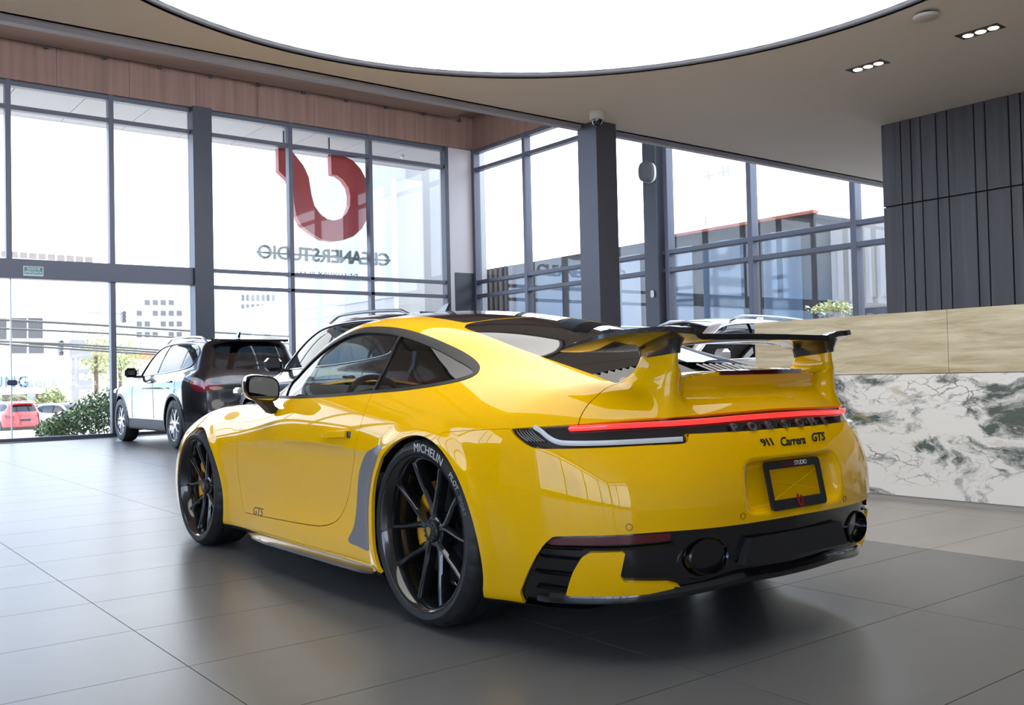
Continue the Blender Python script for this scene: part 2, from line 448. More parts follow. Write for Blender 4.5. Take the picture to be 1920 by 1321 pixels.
LITW = mat('warm_led', (.9, .8, .6), .4, emit=(1, .86, .62), es=14.)
def spot(x, y, z, lit, lab):
    t = thing('spotlight', lab, 'spotlight', (x, y, z-.12), 0, 'small spotlights in the wood ceiling slots')
    MB().lathe([(.03, 0), (.042, 0), (.045, -.05), (.034, -.05), (.03, -.01)], 16, 'z', closed=True).build('ring', FRAMED, t, smooth=True)
    MB().tube([(0, 0, -.02), (0, 0, .12)], .012, 6).build('stem', FRAMED, t)
    MB().lathe([(.001, -.03), (.03, -.03), (.03, -.024)], 16, 'z').build('lamp', LITW if lit else mat('unlit_lamp', (.5, .5, .5), .3), t)
ORD = 'first second third fourth fifth sixth seventh eighth ninth tenth eleventh twelfth thirteenth fourteenth fifteenth sixteenth seventeenth'.split()
for k in range(-7, 10):
    spot(14.03, -.9-1.0*k, HT, k < 4 or k == 7, ORD[9-k]+' spotlight from the corner in the slot nearer the round light')
    if k >= 0: spot(14.96, -.95-.98*k, HT, False, ORD[9-k]+' spotlight from the corner in the slot along the wood band')
# glazed street front
win1 = structure(MB().box((XA, YB+.86, 0), (XA+.12, YL, .065)).build('window_1', FRAME))
def bar(name, lo, hi, par, m=None): return MB().bbox(lo, hi, .006).build(name, m or FRAME, par)
MUL = [6.7, 5.0, 3.2, 1.4, -.36, -2.06, -5.59, -7.46]
for y_ in MUL: bar('mullion', (XA-.06, y_-.045, .06 if y_ not in (-.36, 1.4) else 3.1), (XA+.10, y_+.045, 6.27), win1)
bar('post', (XA-.20, -3.89, 0), (XA+.12, -3.52, 6.27), win1, FRAMED); bar('post', (XA-.10, -9.48, 0), (XA+.1, -9.38, 6.27), win1, FRAMED)
for (y0, y1) in ((YL, -3.52), (-3.89, -9.38)):
    for z_, h_ in ((6.22, .05), (5.80, .045)): bar('rail', (XA-.05, y1, z_-h_), (XA+.10, y0, z_+.035), win1)
for z_ in (3.135, 2.81): bar('rail', (XA-.06, -9.38, z_-.04), (XA+.10, -3.89, z_+.03), win1)
bar('door_header', (XA-.12, -3.52, 2.82), (XA+.12, YL, 3.155), win1, FRAME)
ed = [YL]+MUL[:6]+[-3.52]; ed2 = [-3.89, -5.59, -7.46, -9.38]
for e_ in (ed, ed2):
    for a, b in zip(e_[:-1], e_[1:]):
        zz = [.065, 2.82, 3.15, 5.79, 6.24]
        for z0, z1 in zip(zz[:-1], zz[1:]):
            if e_ is ed and (z0, z1) == (2.82, 3.15): continue
            if e_ is ed and z0 == .065 and a == -.36 and False: continue
            MB().box((XA+.02, b, z0), (XA+.03, a, z1)).build('pane', PANE, win1)
MB().bbox((XA-.0, -.395, .05), (XA+.03, -.375, 2.82), .003).build('door_edge', mat('pale_edge', (.6, .63, .66), .3), win1)
MB().bbox((XA-.05, -.47, .98), (XA+.05, -.31, 1.07), .02).build('door_lock', FRAMED, win1)
pn = structure(MB().box((XA-.03, YB, 0), (XA+.1, -9.48, 6.27)).build('wall_corner_panel', mat('pale_wall_panel', (.50, .46, .46), .45)))
structure(MB().box((XA-.045, -10.17, 0), (XA-.02, -9.64, 3.37)).build('door_1', FRAMED))
# exit sign
sg = thing('exit_sign', 'small green and white emergency exit sign on the door header', 'sign', (XA-.12, -.72, 2.95))
MB().bbox((-.012, -.16, -.085), (0, .16, .085), .004).build('plate', mat('pale_sign', (.62, .68, .62), .4), sg)
MB().box((-.014, -.145, -.055), (-.011, .145, .070)).build('field', mat('green_sign', (.05, .22, .16), .4), sg)
for tx_, zz in (('SALIDA DE', .035), ('EMERGENCIA', -.022)):
    me = text_mesh(tx_, .062, .0005, 'CENTER', 0, .9); link('sign_lettering', warp(me, lambda a, zz=zz: np.c_[-.0145-a[:, 2], -a[:, 0]*.78, a[:, 1]+zz]), mat('white_print', (.8, .8, .8), .4), sg)
# glazed side
win2 = structure(MB().box((1.25, YB-.12, 0), (XA, YB, .065)).build('window_2', FRAME))
for x_ in (15.02, 13.11, 11.2, 7.06, 5.12, 3.18, 1.3): bar('mullion', (x_-.05, YB-.08, .06), (x_+.05, YB+.10, 6.27), win2)
bar('post', (9.06, YB-.1, 0), (9.40, YB+.22, 6.27), win2, FRAMED); bar('mullion', (8.90, YB-.08, .06), (9.0, YB+.10, 6.27), win2)
for z_ in (6.22, 5.80, 3.16, 2.83): bar('rail', (1.25, YB-.06, z_-.045), (XA-.05, YB+.09, z_+.035), win2)
xe = [15.02, 13.11, 11.2, 9.4, 7.06, 5.12, 3.18, 1.3]
for a, b in zip(xe[:-1], xe[1:]):
    for z0, z1 in zip([.065, 2.83, 3.16, 5.8], [2.83, 3.16, 5.8, 6.24]): MB().box((b, YB-.02, z0), (a, YB-.01, z1)).build('pane', PANE, win2)
# dark plank wall behind the counter
DPL = mat('charcoal_wood_plank', (.05, .05, .055), .5); wood_nodes(DPL, (.066, .066, .076), (.108, .107, .124), (14, 14, .5))
wd = structure(MB().box((XBK, -5.55, 0), (1.725, -5.335, HC)).build('wall_side', mat('plank_gap', (.006, .006, .006), .8)))
pe = [-3.1136+(v+3.1136)*.849 for v in [2.60, 2.371, 2.257, 2.144, 1.976, 1.857, 1.577, 1.465, 1.233, 1.12, .90, .78, .62, .34, .22, .0, -.3, -.42, -.7]]
for a, b in zip(pe[:-1], pe[1:]):
    for z0, z1 in ((0, 2.428), (2.438, HC)): MB().bbox((b+.005, -5.335, z0), (a-.005, -5.307, z1), .003).build('plank', DPL, wd)
# unseen shell behind and beside the viewpoint, invented to light the car
WALLP = mat('warm_white_wall', (.72, .69, .65), .7)
structure(MB().box((XBK-.2, YB, 0), (XBK, 4.1, HC)).box((XBK-.2, 4.1, 3.0), (XBK, 7.7, HC)).build('wall_back', WALLP))
added_win4 = structure(MB().box((XBK-.12, 4.1, 0), (XBK, 7.7, .25)).build('added_window_4', FRAME))  # unseen window, added to light the car's rear
for y_ in (4.2, 5.9, 7.55): bar('mullion', (XBK-.1, y_-.05, .2), (XBK+.05, y_+.05, 3.0), added_win4)
bar('rail', (XBK-.1, 4.1, 2.7), (XBK+.05, 7.6, 2.78), added_win4)
for y_ in (4.2, 5.9): MB().box((XBK-.03, y_, .25), (XBK-.02, y_+1.68, 3.0)).build('pane', PANE, added_win4)
structure(MB().box((XBK, YB-.2, 0), (1.3, YB, HC)).build('wall_right_back', WALLP))
YW = 7.6                          # unseen side wall under the lowered ceiling, its glazing added for light
structure(MB().box((XE, YL, 0), (XA, YL+.2, 2.4)).box((XE, YL, 6.2), (XA, YL+.2, HT)).build('wall_left', mat('dark_side_wall', (.07, .065, .065), .6)))  # unseen; kept dark low down to darken the door's reflection
structure(MB().box((XA-.12, .9, 0), (XA-.02, YL, 2.5)).build('added_dark_wall', mat('dark_side_wall', (.07, .065, .065), .6)))  # unseen panel, added to darken what the door mirrors
added_win5 = structure(MB().box((XE, YL, 2.4), (XA, YL+.12, 2.5)).build('added_window_5', FRAME))  # unseen high glazing, added for a bright reflection on the upper door
for x_ in (3.3, 5.3, 7.3, 9.3, 11.3, 13.3, 15.0): bar('mullion', (x_-.05, YL-.05, 2.45), (x_+.05, YL+.1, 6.2), added_win5)
for a_, b_ in zip((3.3, 5.3, 7.3, 9.3, 11.3, 13.3), (5.3, 7.3, 9.3, 11.3, 13.3, 15.0)): MB().box((a_, YL+.02, 2.5), (b_, YL+.03, 6.2)).build('pane', PANE, added_win5)
structure(MB().box((.6, YW, 0), (XE, YW+.2, HC)).box((XBK, YW, 3.0), (.6, YW+.2, HC)).build('wall_left_back', WALLP))
added_win3 = structure(MB().box((XBK, YW, 0), (.6, YW+.12, .25)).build('added_window_3', FRAME))  # unseen window, added to light the car's side and rear
for x_ in (-7.9, -5.8, -3.7, -1.6, .5): bar('mullion', (x_-.05, YW-.05, .2), (x_+.05, YW+.1, 3.0), added_win3)
bar('rail', (XBK, YW-.05, 2.7), (.6, YW+.1, 2.78), added_win3)
for x_ in (-7.9, -5.8, -3.7, -1.6): MB().box((x_, YW+.02, .25), (x_+2.1, YW+.03, 3.0)).build('pane', PANE, added_win3)
# ceiling fittings
for (xa, xb, yy, lab) in ((.672, .965, -3.61, 'recessed triple downlight nearer the dark plank wall corner'), (-.177, .107, -3.584, 'recessed triple downlight farther right in the lowered ceiling')):
    t = thing('downlight', lab, 'downlight', ((xa+xb)/2, yy, HC), 0, 'recessed triple downlights'); w = (xb-xa)/2
    MB().box((-w, -.064, -.004), (w, -.052, .001)).box((-w, .052, -.004), (w, .064, .001)).box((-w, -.064, -.004), (-w+.012, .064, .001)).box((w-.012, -.064, -.004), (w, .064, .001)).build('frame', FRAMED, t)
    MB().box((-w+.012, -.052, -.0015), (w-.012, .052, .0)).build('housing', mat('black_housing', (.004, .004, .004), .9), t)
    for k in (-1, 0, 1): MB().lathe([(.001, -.006), (.029, -.006), (.034, -.002)], 20, 'z', c=(k*.085, -.010, 0)).build('lamp', LITW, t, smooth=True)
t = thing('smoke_detector', 'round white smoke detector on the lowered ceiling', 'smoke detector', (-.003, -2.95, HC))
MB().lathe([(.001, 0), (.042, 0), (.046, -.01), (.046, -.017)], 24, 'z').build('base', FRAMED, t, smooth=True)
MB().lathe([(.05, -.017), (.078, -.02), (.081, -.029), (.072, -.038), (.001, -.041)], 32, 'z').build('body', mat('white_plastic', (.62, .60, .56), .5), t, smooth=True)
t = thing('dome_camera', 'white dome security camera on the ceiling above the slate pillar', 'camera', (2.84, -2.74, HC))
MB().lathe([(.001, 0), (.066, 0), (.070, -.01), (.068, -.064), (.056, -.075), (.001, -.075)], 32, 'z').build('body', mat('white_plastic', (.62, .60, .56), .5), t, smooth=True)
MB().lathe([(.047, -.075), (.046, -.089), (.038, -.11), (.021, -.123), (.001, -.127)], 24, 'z').build('dome', BLACKDOME, t, smooth=True)
t = thing('wall_speaker', 'dark grey bracket speaker with white back on the side window post', 'speaker', (9.13, YB+.36, 4.645), math.radians(20))
rings = []
for yy, s_ in ((-.13, .45), (-.10, .8), (-.03, 1.0), (.04, .98)):
    rings.append([(.16*s_*np.sign(math.cos(a))*abs(math.cos(a))**.7, yy, .19*s_*np.sign(math.sin(a))*abs(math.sin(a))**.7-.02*(math.cos(a) < 0)) for a in np.linspace(0, 2*math.pi, 29)[:-1]])
MB().loft(rings).build('shell', mat('white_plastic', (.62, .60, .56), .5), t, angle=60)
MB().loft([[(x, .04+dy, z) for x, y, z in rings[3]] if s_ == 1 else [(x*s_, .04+dy, z*s_) for x, y, z in rings[3]] for dy, s_ in ((0, 1), (.03, .99), (.065, .86), (.075, .5))]).build('grille', mat('grey_speaker_cloth', (.07, .075, .08), .8), t, angle=60)
MB().tube([(0, -.12, 0), (0, -.2, 0)], .02, 8).build('bracket', FRAMED, t)
t = thing('alarm_sensor', 'tiny white alarm sensor on the side window post', 'sensor', (9.20, YB+.22, 2.40)); MB().bbox((-.04, 0, -.07), (.04, .05, .07), .02).build('shell', mat('white_plastic', (.62, .60, .56), .5), t)
# reception counter
TRAV = mat('travertine', (.5, .45, .35), .45)
nt, b, n_, l = nodes(TRAV); tc = n_('TexCoord'); mp = n_('Mapping'); mp.inputs['Scale'].default_value = (1.1, 1.1, 11); l(tc.outputs['Object'], mp.inputs['Vector'])
nz = n_('TexNoise', Scale=1.6, Detail=9., Roughness=.66, Distortion=.35); l(mp.outputs[0], nz.inputs['Vector'])
cr = n_('ValToRGB'); e = cr.color_ramp.elements; e[0].position = .34; e[0].color = (.38, .30, .165, 1); e[1].position = .64; e[1].color = (.63, .56, .39, 1); l(nz.outputs['Fac'], cr.inputs['Fac']); l(cr.outputs['Color'], b.inputs['Base Color'])
MARB = mat('white_green_marble', (.8, .8, .78), .22, 0, .3)
nt, b, n_, l = nodes(MARB); tc = n_('TexCoord'); mp = n_('Mapping'); mp.inputs['Rotation'].default_value = (0, math.radians(-24), 0); mp.inputs['Scale'].default_value = (1.0, 1, 2.1); l(tc.outputs['Object'], mp.inputs['Vector'])
nzd = n_('TexNoise', Scale=3.2, Detail=5., Roughness=.6); l(mp.outputs[0], nzd.inputs['Vector'])
mxv = n_('MixRGB'); mxv.inputs[0].default_value = .22; l(mp.outputs[0], mxv.inputs[1]); l(nzd.outputs['Color'], mxv.inputs[2])
n1 = n_('TexNoise', Scale=1.7, Detail=8., Roughness=.68, Distortion=.8); l(mxv.outputs[0], n1.inputs['Vector'])
c1 = n_('ValToRGB'); e = c1.color_ramp.elements; e[0].position = .49; e[0].color = (0, 0, 0, 1); e[1].position = .575; e[1].color = (1, 1, 1, 1); l(n1.outputs['Fac'], c1.inputs['Fac'])
vo = n_('TexVoronoi', Scale=9.); vo.feature = 'DISTANCE_TO_EDGE'; l(mxv.outputs[0], vo.inputs['Vector'])
c2 = n_('ValToRGB'); e = c2.color_ramp.elements; e[0].position = .0; e[0].color = (1, 1, 1, 1); e[1].position = .055; e[1].color = (0, 0, 0, 1); l(vo.outputs['Distance'], c2.inputs['Fac'])
n3 = n_('TexNoise', Scale=1.3, Detail=3.); l(mp.outputs[0], n3.inputs['Vector']); c3 = n_('ValToRGB'); e = c3.color_ramp.elements; e[0].position = .50; e[0].color = (0, 0, 0, 1); e[1].position = .60; e[1].color = (1, 1, 1, 1); l(n3.outputs['Fac'], c3.inputs['Fac'])
mu = n_('Math'); mu.operation = 'MULTIPLY'; l(c2.outputs['Color'], mu.inputs[0]); l(c3.outputs['Color'], mu.inputs[1])
mx1 = n_('MixRGB'); mx1.inputs[1].default_value = (.78, .77, .74, 1); mx1.inputs[2].default_value = (.095, .125, .12, 1); l(c1.outputs['Color'], mx1.inputs[0])
m75 = n_('Math'); m75.operation = 'MULTIPLY'; m75.inputs[1].default_value = .9; l(mu.outputs[0], m75.inputs[0])
mx2 = n_('MixRGB'); mx2.inputs[2].default_value = (.10, .10, .095, 1); l(m75.outputs[0], mx2.inputs[0]); l(mx1.outputs[0], mx2.inputs[1])
n4 = n_('TexNoise', Scale=2.4, Detail=4., Distortion=1.2); l(mxv.outputs[0], n4.inputs['Vector']); c4 = n_('ValToRGB'); e = c4.color_ramp.elements; e[0].position = .60; e[0].color = (0, 0, 0, 1); e[1].position = .68; e[1].color = (.7, .7, .7, 1); l(n4.outputs['Fac'], c4.inputs['Fac'])
mx3 = n_('MixRGB'); mx3.inputs[2].default_value = (.42, .33, .19, 1); l(c4.outputs['Color'], mx3.inputs[0]); l(mx2.outputs[0], mx3.inputs[1]); l(mx3.outputs[0], b.inputs['Base Color'])
ct = thing('reception_counter', 'long reception counter of travertine over white veined marble', 'counter', (0, -3.49, 0))
for a, b_ in ((1.83, .211), (.209, -1.42), (-1.422, -3.0)): MB().bbox((b_+.0002, -.62, .902), (a-.0002, 0, 1.336), .0012).build('travertine_slab', TRAV, ct)
for a, b_ in ((1.83, -.62), (-.622, -3.0)): MB().box((b_+.001, -.60, .035), (a-.001, -.004, .898)).build('marble_slab', MARB, ct)
MB().box((-3.0, -.58, 0), (1.81, -.012, .035)).build('plinth', mat('grey_marble_plinth', (.34, .33, .31), .4), ct)
# ------------------------------------------------------------------ yellow sports car
YELLOW = mat('yellow_paint', (.90, .495, .0), .5, 0, 1.0, .0, coat_rough=.015)
GLOSSBLK = mat('gloss_black_plastic', (.006, .006, .007), .12, 0, .6)
SATBLK = mat('satin_black_plastic', (.012, .012, .013), .45)
RUBBER = mat('tyre_rubber', (.012, .012, .013), .55)
CABIN = mat('black_cabin_trim', (.008, .008, .009), .7)
TRIMBLK = mat('matt_black_trim', (.010, .010, .011), .5, 0, 0, .35)
RIMBLK = mat('gloss_black_alloy', (.008, .008, .009), .13, .0, .8)
CHROME = mat('polished_metal', (.75, .76, .78), .08, 1)
CARBON = mat('lacquered_carbon_fibre', (.012, .012, .014), .2, 0, 1)
_nt, _b, _n, _l = nodes(CARBON)
_ck = _n('TexChecker', Scale=260.); _ck.inputs['Color1'].default_value = (.008, .008, .009, 1); _ck.inputs['Color2'].default_value = (.03, .03, .032, 1)
_tcn = _n('TexCoord'); _l(_tcn.outputs['Object'], _ck.inputs['Vector']); _l(_ck.outputs['Color'], _b.inputs['Base Color'])
_nt, _b, _n, _l = nodes(RUBBER)
_nz = _n('TexNoise', Scale=180., Detail=3.); _bp = _n('Bump', Strength=.15, Distance=.002); _tcn = _n('TexCoord')
_l(_tcn.outputs['Object'], _nz.inputs['Vector']); _l(_nz.outputs['Fac'], _bp.inputs['Height']); _l(_bp.outputs['Normal'], _b.inputs['Normal'])
SIDEGLASS = glass('side_window_glass', (.62, .72, .74), 1.5)
DARKGLASS = glass('dark_tinted_glass', (.16, .18, .19), 1.5)
BLACKGLASS = mat('black_glass', (.006, .006, .007), .02, 0, 0, .42)
GREYFILM = mat('grey_stone_guard_film', (.16, .16, .175), .35, 0, .2)

_Zr = [.12, .22, .35, .5, .62, .75, .88, 1.0]
C_Yb = Tab([-1.0, -.5, 0, .5, 1.0, 1.5, 2.0, 2.45, 2.95, 3.4], _Zr, [
 [.70, .75, .81, .845, .85, .83, .775, .69], [.79, .83, .875, .902, .905, .888, .835, .745],
 [.885, .902, .918, .926, .922, .900, .845, .755], [.880, .893, .888, .893, .897, .885, .843, .775],
 [.872, .878, .868, .872, .876, .868, .838, .785], [.862, .868, .862, .869, .875, .864, .828, .765],
 [.840, .855, .866, .883, .886, .864, .81, .73], [.885, .900, .915, .920, .910, .872, .80, .70],
 [.86, .875, .885, .88, .855, .795, .70, .59], [.78, .80, .81, .79, .75, .68, .58, .47]])
_cx9 = np.array([-.93, -1.03, -1.058, -1.065, -1.055, -1.03, -1.005, -.975, -.94])
_do = np.array([0, .018, .06, .135, .215, .30, .41, .57])
C_Xr = Tab([0, .3, .5, .65, .75, .82, .88, .94], [.12, .25, .38, .5, .6, .7, .78, .86, .95], _do[:, None]+_cx9[None, :]+np.array([0, .002, .016, .030, .016, .004, 0, 0])[:, None]*np.array([0, 0, 0, 0, .15, .6, 1, 1, 1])[None, :])
C_Xf = Tab([0, .3, .5, .65, .75, .85, .95], [.12, .3, .5, .7, .9], [
 [3.38, 3.47, 3.44, 3.36, 3.25], [3.37, 3.46, 3.43, 3.35, 3.24], [3.33, 3.41, 3.38, 3.30, 3.18], [3.26, 3.34, 3.30, 3.22, 3.08],
 [3.17, 3.24, 3.2, 3.12, 2.98], [3.0, 3.06, 3.02, 2.93, 2.8], [2.7, 2.75, 2.7, 2.6, 2.5]])
C_Zb = Tab([-1.0, -.7, -.3, 0, .5, 1.0, 1.5, 2.0, 2.4, 2.8, 3.1, 3.4], [0, .3, .5, .65, .75, .85, .95], [
 [.865, .865, .855, .832, .80, .755, .70], [.93, .928, .918, .898, .87, .823, .765], [.97, .97, .965, .955, .935, .89, .83],
 [.98, .98, .975, .965, .945, .90, .84], [.98, .98, .97, .955, .93, .885, .825], [.97, .97, .96, .935, .905, .86, .80],
 [.95, .95, .925, .888, .868, .828, .768], [.885, .88, .858, .832, .818, .778, .712], [.80, .80, .795, .812, .80, .75, .665],
 [.71, .71, .715, .748, .732, .672, .58], [.60, .60, .61, .645, .628, .572, .49], [.52, .52, .52, .53, .515, .47, .41]])
C_Zc = crv([-1.0, -.8, -.6, -.35, 0, .3, .6, .9, 1.15, 1.4, 1.6, 1.8, 2.0, 2.2, 2.5],
           [.78, .87, .952, 1.045, 1.153, 1.224, 1.269, 1.291, 1.289, 1.25, 1.175, 1.078, .975, .87, .71])
C_Cg = crv([-1.0, -.3, .3, .9, 1.3, 1.8, 2.3], [.07, .085, .074, .072, .10, .16, .2])
C_Yg = Tab([-.8, -.4, -.1, .2, .6, 1.0, 1.4, 1.8, 2.2], [.80, .9, 1.0, 1.1, 1.2, 1.3], [
 [.60, .54, .48, .42, .35, .28], [.70, .64, .58, .52, .45, .37], [.765, .713, .655, .592, .52, .44], [.80, .762, .710, .648, .575, .49],
 [.825, .798, .745, .684, .612, .53], [.83, .805, .753, .692, .62, .54], [.80, .772, .713, .638, .553, .46],
 [.72, .66, .578, .485, .39, .29], [.67, .60, .50, .40, .30, .2]])
C_zb = crv([-1.1, -.6, 0, 2.4, 3.5], [.20, .15, .13, .13, .15])
def _st(t): t = np.clip(t, 0, 1); return t*t*(3-2*t)
def car_field(x, y, z, yb, xr, xf, zb, zcen, cg, yg, zbt):
    ra = np.sqrt(x*x+(z-.358)**2); rb = np.sqrt((x-2.45)**2+(z-.34)**2)
    fs = y-yb-.011*_st((.455-ra)/.07)-.007*_st((.42-rb)/.06)
    b = smax(fs, (z-zb)*.95, .13)
    g = smax((z-(zcen-cg*(y/.6)**2))*.9, (y-yg)*.9, .085)
    F = smin(b, np.maximum(g, .70-z), .11)
    F = smax(F, (xr-x)*.9, .16); F = smax(F, (x-xf)*.9, .2)
    # raised base of the rear wing growing out of the engine lid
    sp = smax(smax((z-(.957-(x+.93)*.13-.02*(y/.45)**2)), (-.905-(z-.90)*.55+.05*(y/.45)**2-x)*.9, .012), y-(.445+(z-.9)*.25), .035)
    F = smin(F, sp, .05)
    tz = np.clip((z-.90)/.13, 0, 1.2)
    pd = smax(smax(np.abs(y-(.455-.012*tz))-(.030-.012*tz), np.maximum(x-(-.705-.045*tz), (-.905-.006*tz)-x), .03), z-1.042, .01)
    F = smin(F, pd, .05)
    F = smax(F, zbt-z, .06)
    # licence plate recess
    bx = smax(smax(y-(.288-(x+1.065)*.8), np.abs(z-.557)-(.094-(x+1.065)*.35), .05), (x+1.005)-(z-.557)*.18, .02)
    return smax(F, -bx, .014)
def car_F(P):
    x, y, z = P[:, 0], np.abs(P[:, 1]), P[:, 2]
    return car_field(x, y, z, C_Yb(x, z), C_Xr(y, z), C_Xf(y, z), C_Zb(x, y), C_Zc(x), C_Cg(x), C_Yg(x, z), C_zb(x))
def half_body(F, Fgrid, xr, ymax, zr, h, n=3):
    xs = np.arange(xr[0], xr[1], h); ys = np.arange(-h*2.5, ymax, h); zs = np.arange(zr[0], zr[1], h)
    P, Q = surfnet(Fgrid(xs, ys, zs), xs, ys, zs); P = project(P, F, n)
    g = grad(P, F); N = g/(np.linalg.norm(g, axis=1)[:, None]+1e-12)
    s = Surf(P, N, [tuple(q) for q in Q.tolist()])
    s = s.cut(-s.V[:, 1])[0]; mid = np.abs(s.V[:, 1]) < 1e-5
    s.V[mid, 1] = 0; s.N[mid, 1] = 0; s.N /= np.linalg.norm(s.N, axis=1)[:, None]+1e-12
    return s
def car_grid(xs, ys, zs):
    ya = np.abs(ys)
    return car_field(xs[:, None, None], ya[None, :, None], zs[None, None, :], C_Yb.grid(xs, zs)[:, None, :], C_Xr.grid(ya, zs)[None],
                     C_Xf.grid(ya, zs)[None], C_Zb.grid(xs, ya)[:, :, None], C_Zc(xs)[:, None, None], C_Cg(xs)[:, None, None],
                     C_Yg.grid(xs, zs)[:, None, :], C_zb(xs)[:, None, None])
def cast(F, O, D, tmax=1.5, n=160):
    """first inside point along rays (bisection refined)"""
    O = np.asarray(O, float); D = np.broadcast_to(np.asarray(D, float), O.shape); t = np.full(len(O), tmax); done = np.zeros(len(O), bool)
    for k in range(n):
        tt = tmax*k/n; f = F(O+D*tt); new = (f < 0) & ~done; t[new] = tt; done |= new
        if done.all(): break
    a = t-tmax/n; b = t.copy()
    for _ in range(14):
        m = (a+b)/2; f = F(O+D*m[:, None]); b = np.where(f < 0, m, b); a = np.where(f < 0, a, m)
    return O+D*b[:, None]
def car_side(xz, off=0.):
    xz = np.asarray(xz, float); P = cast(car_F, np.c_[xz[:, 0], np.full(len(xz), 1.1), xz[:, 1]], (0, -1, 0)); g = grad(P, car_F); g /= np.linalg.norm(g, axis=1)[:, None]
    return P+g*off
def car_rear(yz, off=0.):
    yz = np.asarray(yz, float); P = cast(car_F, np.c_[np.full(len(yz), -1.25), yz], (1, 0, 0)); g = grad(P, car_F); g /= np.linalg.norm(g, axis=1)[:, None]
    return P+g*off

car = thing('sports_car', 'yellow two-door sports coupe with a black-topped rear wing, in the middle of the floor', 'car')
def uz(P):
    P = np.asarray(P, float); return np.c_[np.arctan2(np.abs(P[:, 1]), -.3-P[:, 0])*.8, P[:, 2]]
DLO = spl([(1.541, .862), (1.515, .948), (1.464, .997), (1.378, 1.061), (1.255, 1.129), (1.125, 1.173), (1.025, 1.194), (.92, 1.2), (.748, 1.191), (.588, 1.173),
           (.434, 1.146), (.284, 1.112), (.147, 1.075), (.044, 1.044), (-.052, 1.011), (-.106, .987), (-.13, .964), (-.119, .948), (-.068, .933), (.042, .918),
           (.252, .9), (.487, .889), (.814, .874), (1.2, .864), (1.45, .862)], 5)
DOOR = np.concatenate([spl([(1.72, .848), (1.80, .828), (1.848, .801), (1.862, .694), (1.895, .438), (1.875, .29), (1.85, .246)], 6)[:-1],
                       spl([(1.85, .246), (1.684, .250), (1.3, .262), (1.001, .273), (.872, .286), (.761, .315), (.694, .358), (.625, .435), (.557, .563), (.500, .688), (.478, .778), (.486, .888)], 6),
                       [(.55, .95), (1.5, .92), (1.56, .861)]])
_blk = spl([(-.501, .823, .203), (-.591, .845, .309), (-.647, .843, .376), (-.683, .835, .408), (-.719, .822, .421), (-.9, .689, .433), (-.979, .558, .437), (-1.047, .28, .437), (-1.063, 0, .439)], 6)
BLACKZ = np.concatenate([uz(_blk), [(-.2, .439), (-.2, -.1), (uz(_blk)[0][0]+.03, -.1)]])
_tt = uz(spl([(-.519, .865, .770), (-.618, .83, .777), (-.744, .757, .786), (-.846, .647, .794), (-.945, .385, .804), (-.966, .099, .81), (-.967, 0, .811)], 6))
_tb = uz(spl([(-.519, .865, .770), (-.557, .864, .742), (-.603, .855, .718), (-.635, .846, .709), (-.679, .827, .707), (-.827, .726, .710), (-.928, .586, .714), (-.967, .493, .715), (-.972, .470, .725), (-.968, .470, .738), (-.96, .486, .745)], 5))
TAILZ = np.concatenate([_tt, [(-.2, .811), (-.2, .743)], uz([(-1.011, 0, .744), (-1.006, .185, .743)]), _tb[::-1][:-1]])
_bs = uz(spl([(-.10, .92, .716), (-.128, .918, .726), (-.164, .905, .747), (-.287, .895, .757), (-.483, .874, .769), (-.519, .865, .770)], 5))
BUMPZ = np.concatenate([_bs, _tb[1:], uz([(-1.006, .185, .743), (-1.011, 0, .744)]), [(-.2, .743), (-.2, -.1), (_bs[0][0]+.01, -.1)]])
LID = np.concatenate([[(-.735, -.2), (-.73, 0), (-.72, .40)], spl([(-.716, .54), (-.716, .593), (-.726, .653), (-.731, .696), (-.736, .732), (-.742, .752), (-.75, .78)], 5), [(-.8, 1.0), (-1.3, 1.0), (-1.3, -.2)]])
ROOF = np.array([(1.30, -.2), (1.30, 0), (1.285, .3), (1.24, .405), (1.15, .44), (.775, .447), (.558, .456), (.403, .456), (.33, .45), (.314, .404), (.304, .318), (.29, .194), (.285, 0), (.285, -.2)])
_rg = [(.30, .462), (.262, .500), (.22, .509), (.024, .508), (-.218, .508), (-.444, .518)]
REARG = np.concatenate([[(.28, -.2), (.28, 0), (.285, .194), (.299, .318), (.309, .404)], _rg, [(-.455, .40), (-.466, .29), (-.472, 0), (-.472, -.2)]])
GRILLE = np.concatenate([[(-.476, -.2), (-.476, 0), (-.470, .29), (-.459, .40), (-.448, .519)], [(-.573, .529), (-.66, .543), (-.708, .545), (-.714, .40), (-.724, 0), (-.724, -.2)]])
WSHIELD = np.array([(1.34, -.2), (1.34, 0), (1.325, .3), (1.29, .42), (1.36, .50), (1.55, .58), (1.75, .64), (1.88, .665), (1.95, .60), (2.02, .4), (2.06, 0), (2.06, -.2)])
DECAL = spl([(.255, .683), (.366, .659), (.444, .617), (.499, .543), (.545, .398), (.575, .31), (.622, .250), (.52, .240), (.416, .237), (.415, .305), (.413, .41), (.372, .50), (.335, .58)], 4, closed=True)
FLAP = spl(uz([(-.691, .78, .215), (-.742, .789, .302), (-.778, .782, .354), (-.804, .769, .371), (-.892, .693, .377), (-.881, .698, .33), (-.87, .698, .292), (-.878, .683, .274), (-.953, .557, .265), (-.963, .513, .250), (-.912, .612, .232), (-.819, .713, .225)]), 1, closed=True)
REFL = spl(uz([(-.660, .84, .387), (-.682, .835, .404), (-.719, .821, .414), (-.9, .689, .427), (-.979, .558, .431), (-.971, .57, .405), (-.87, .719, .398)]), 1, closed=True)

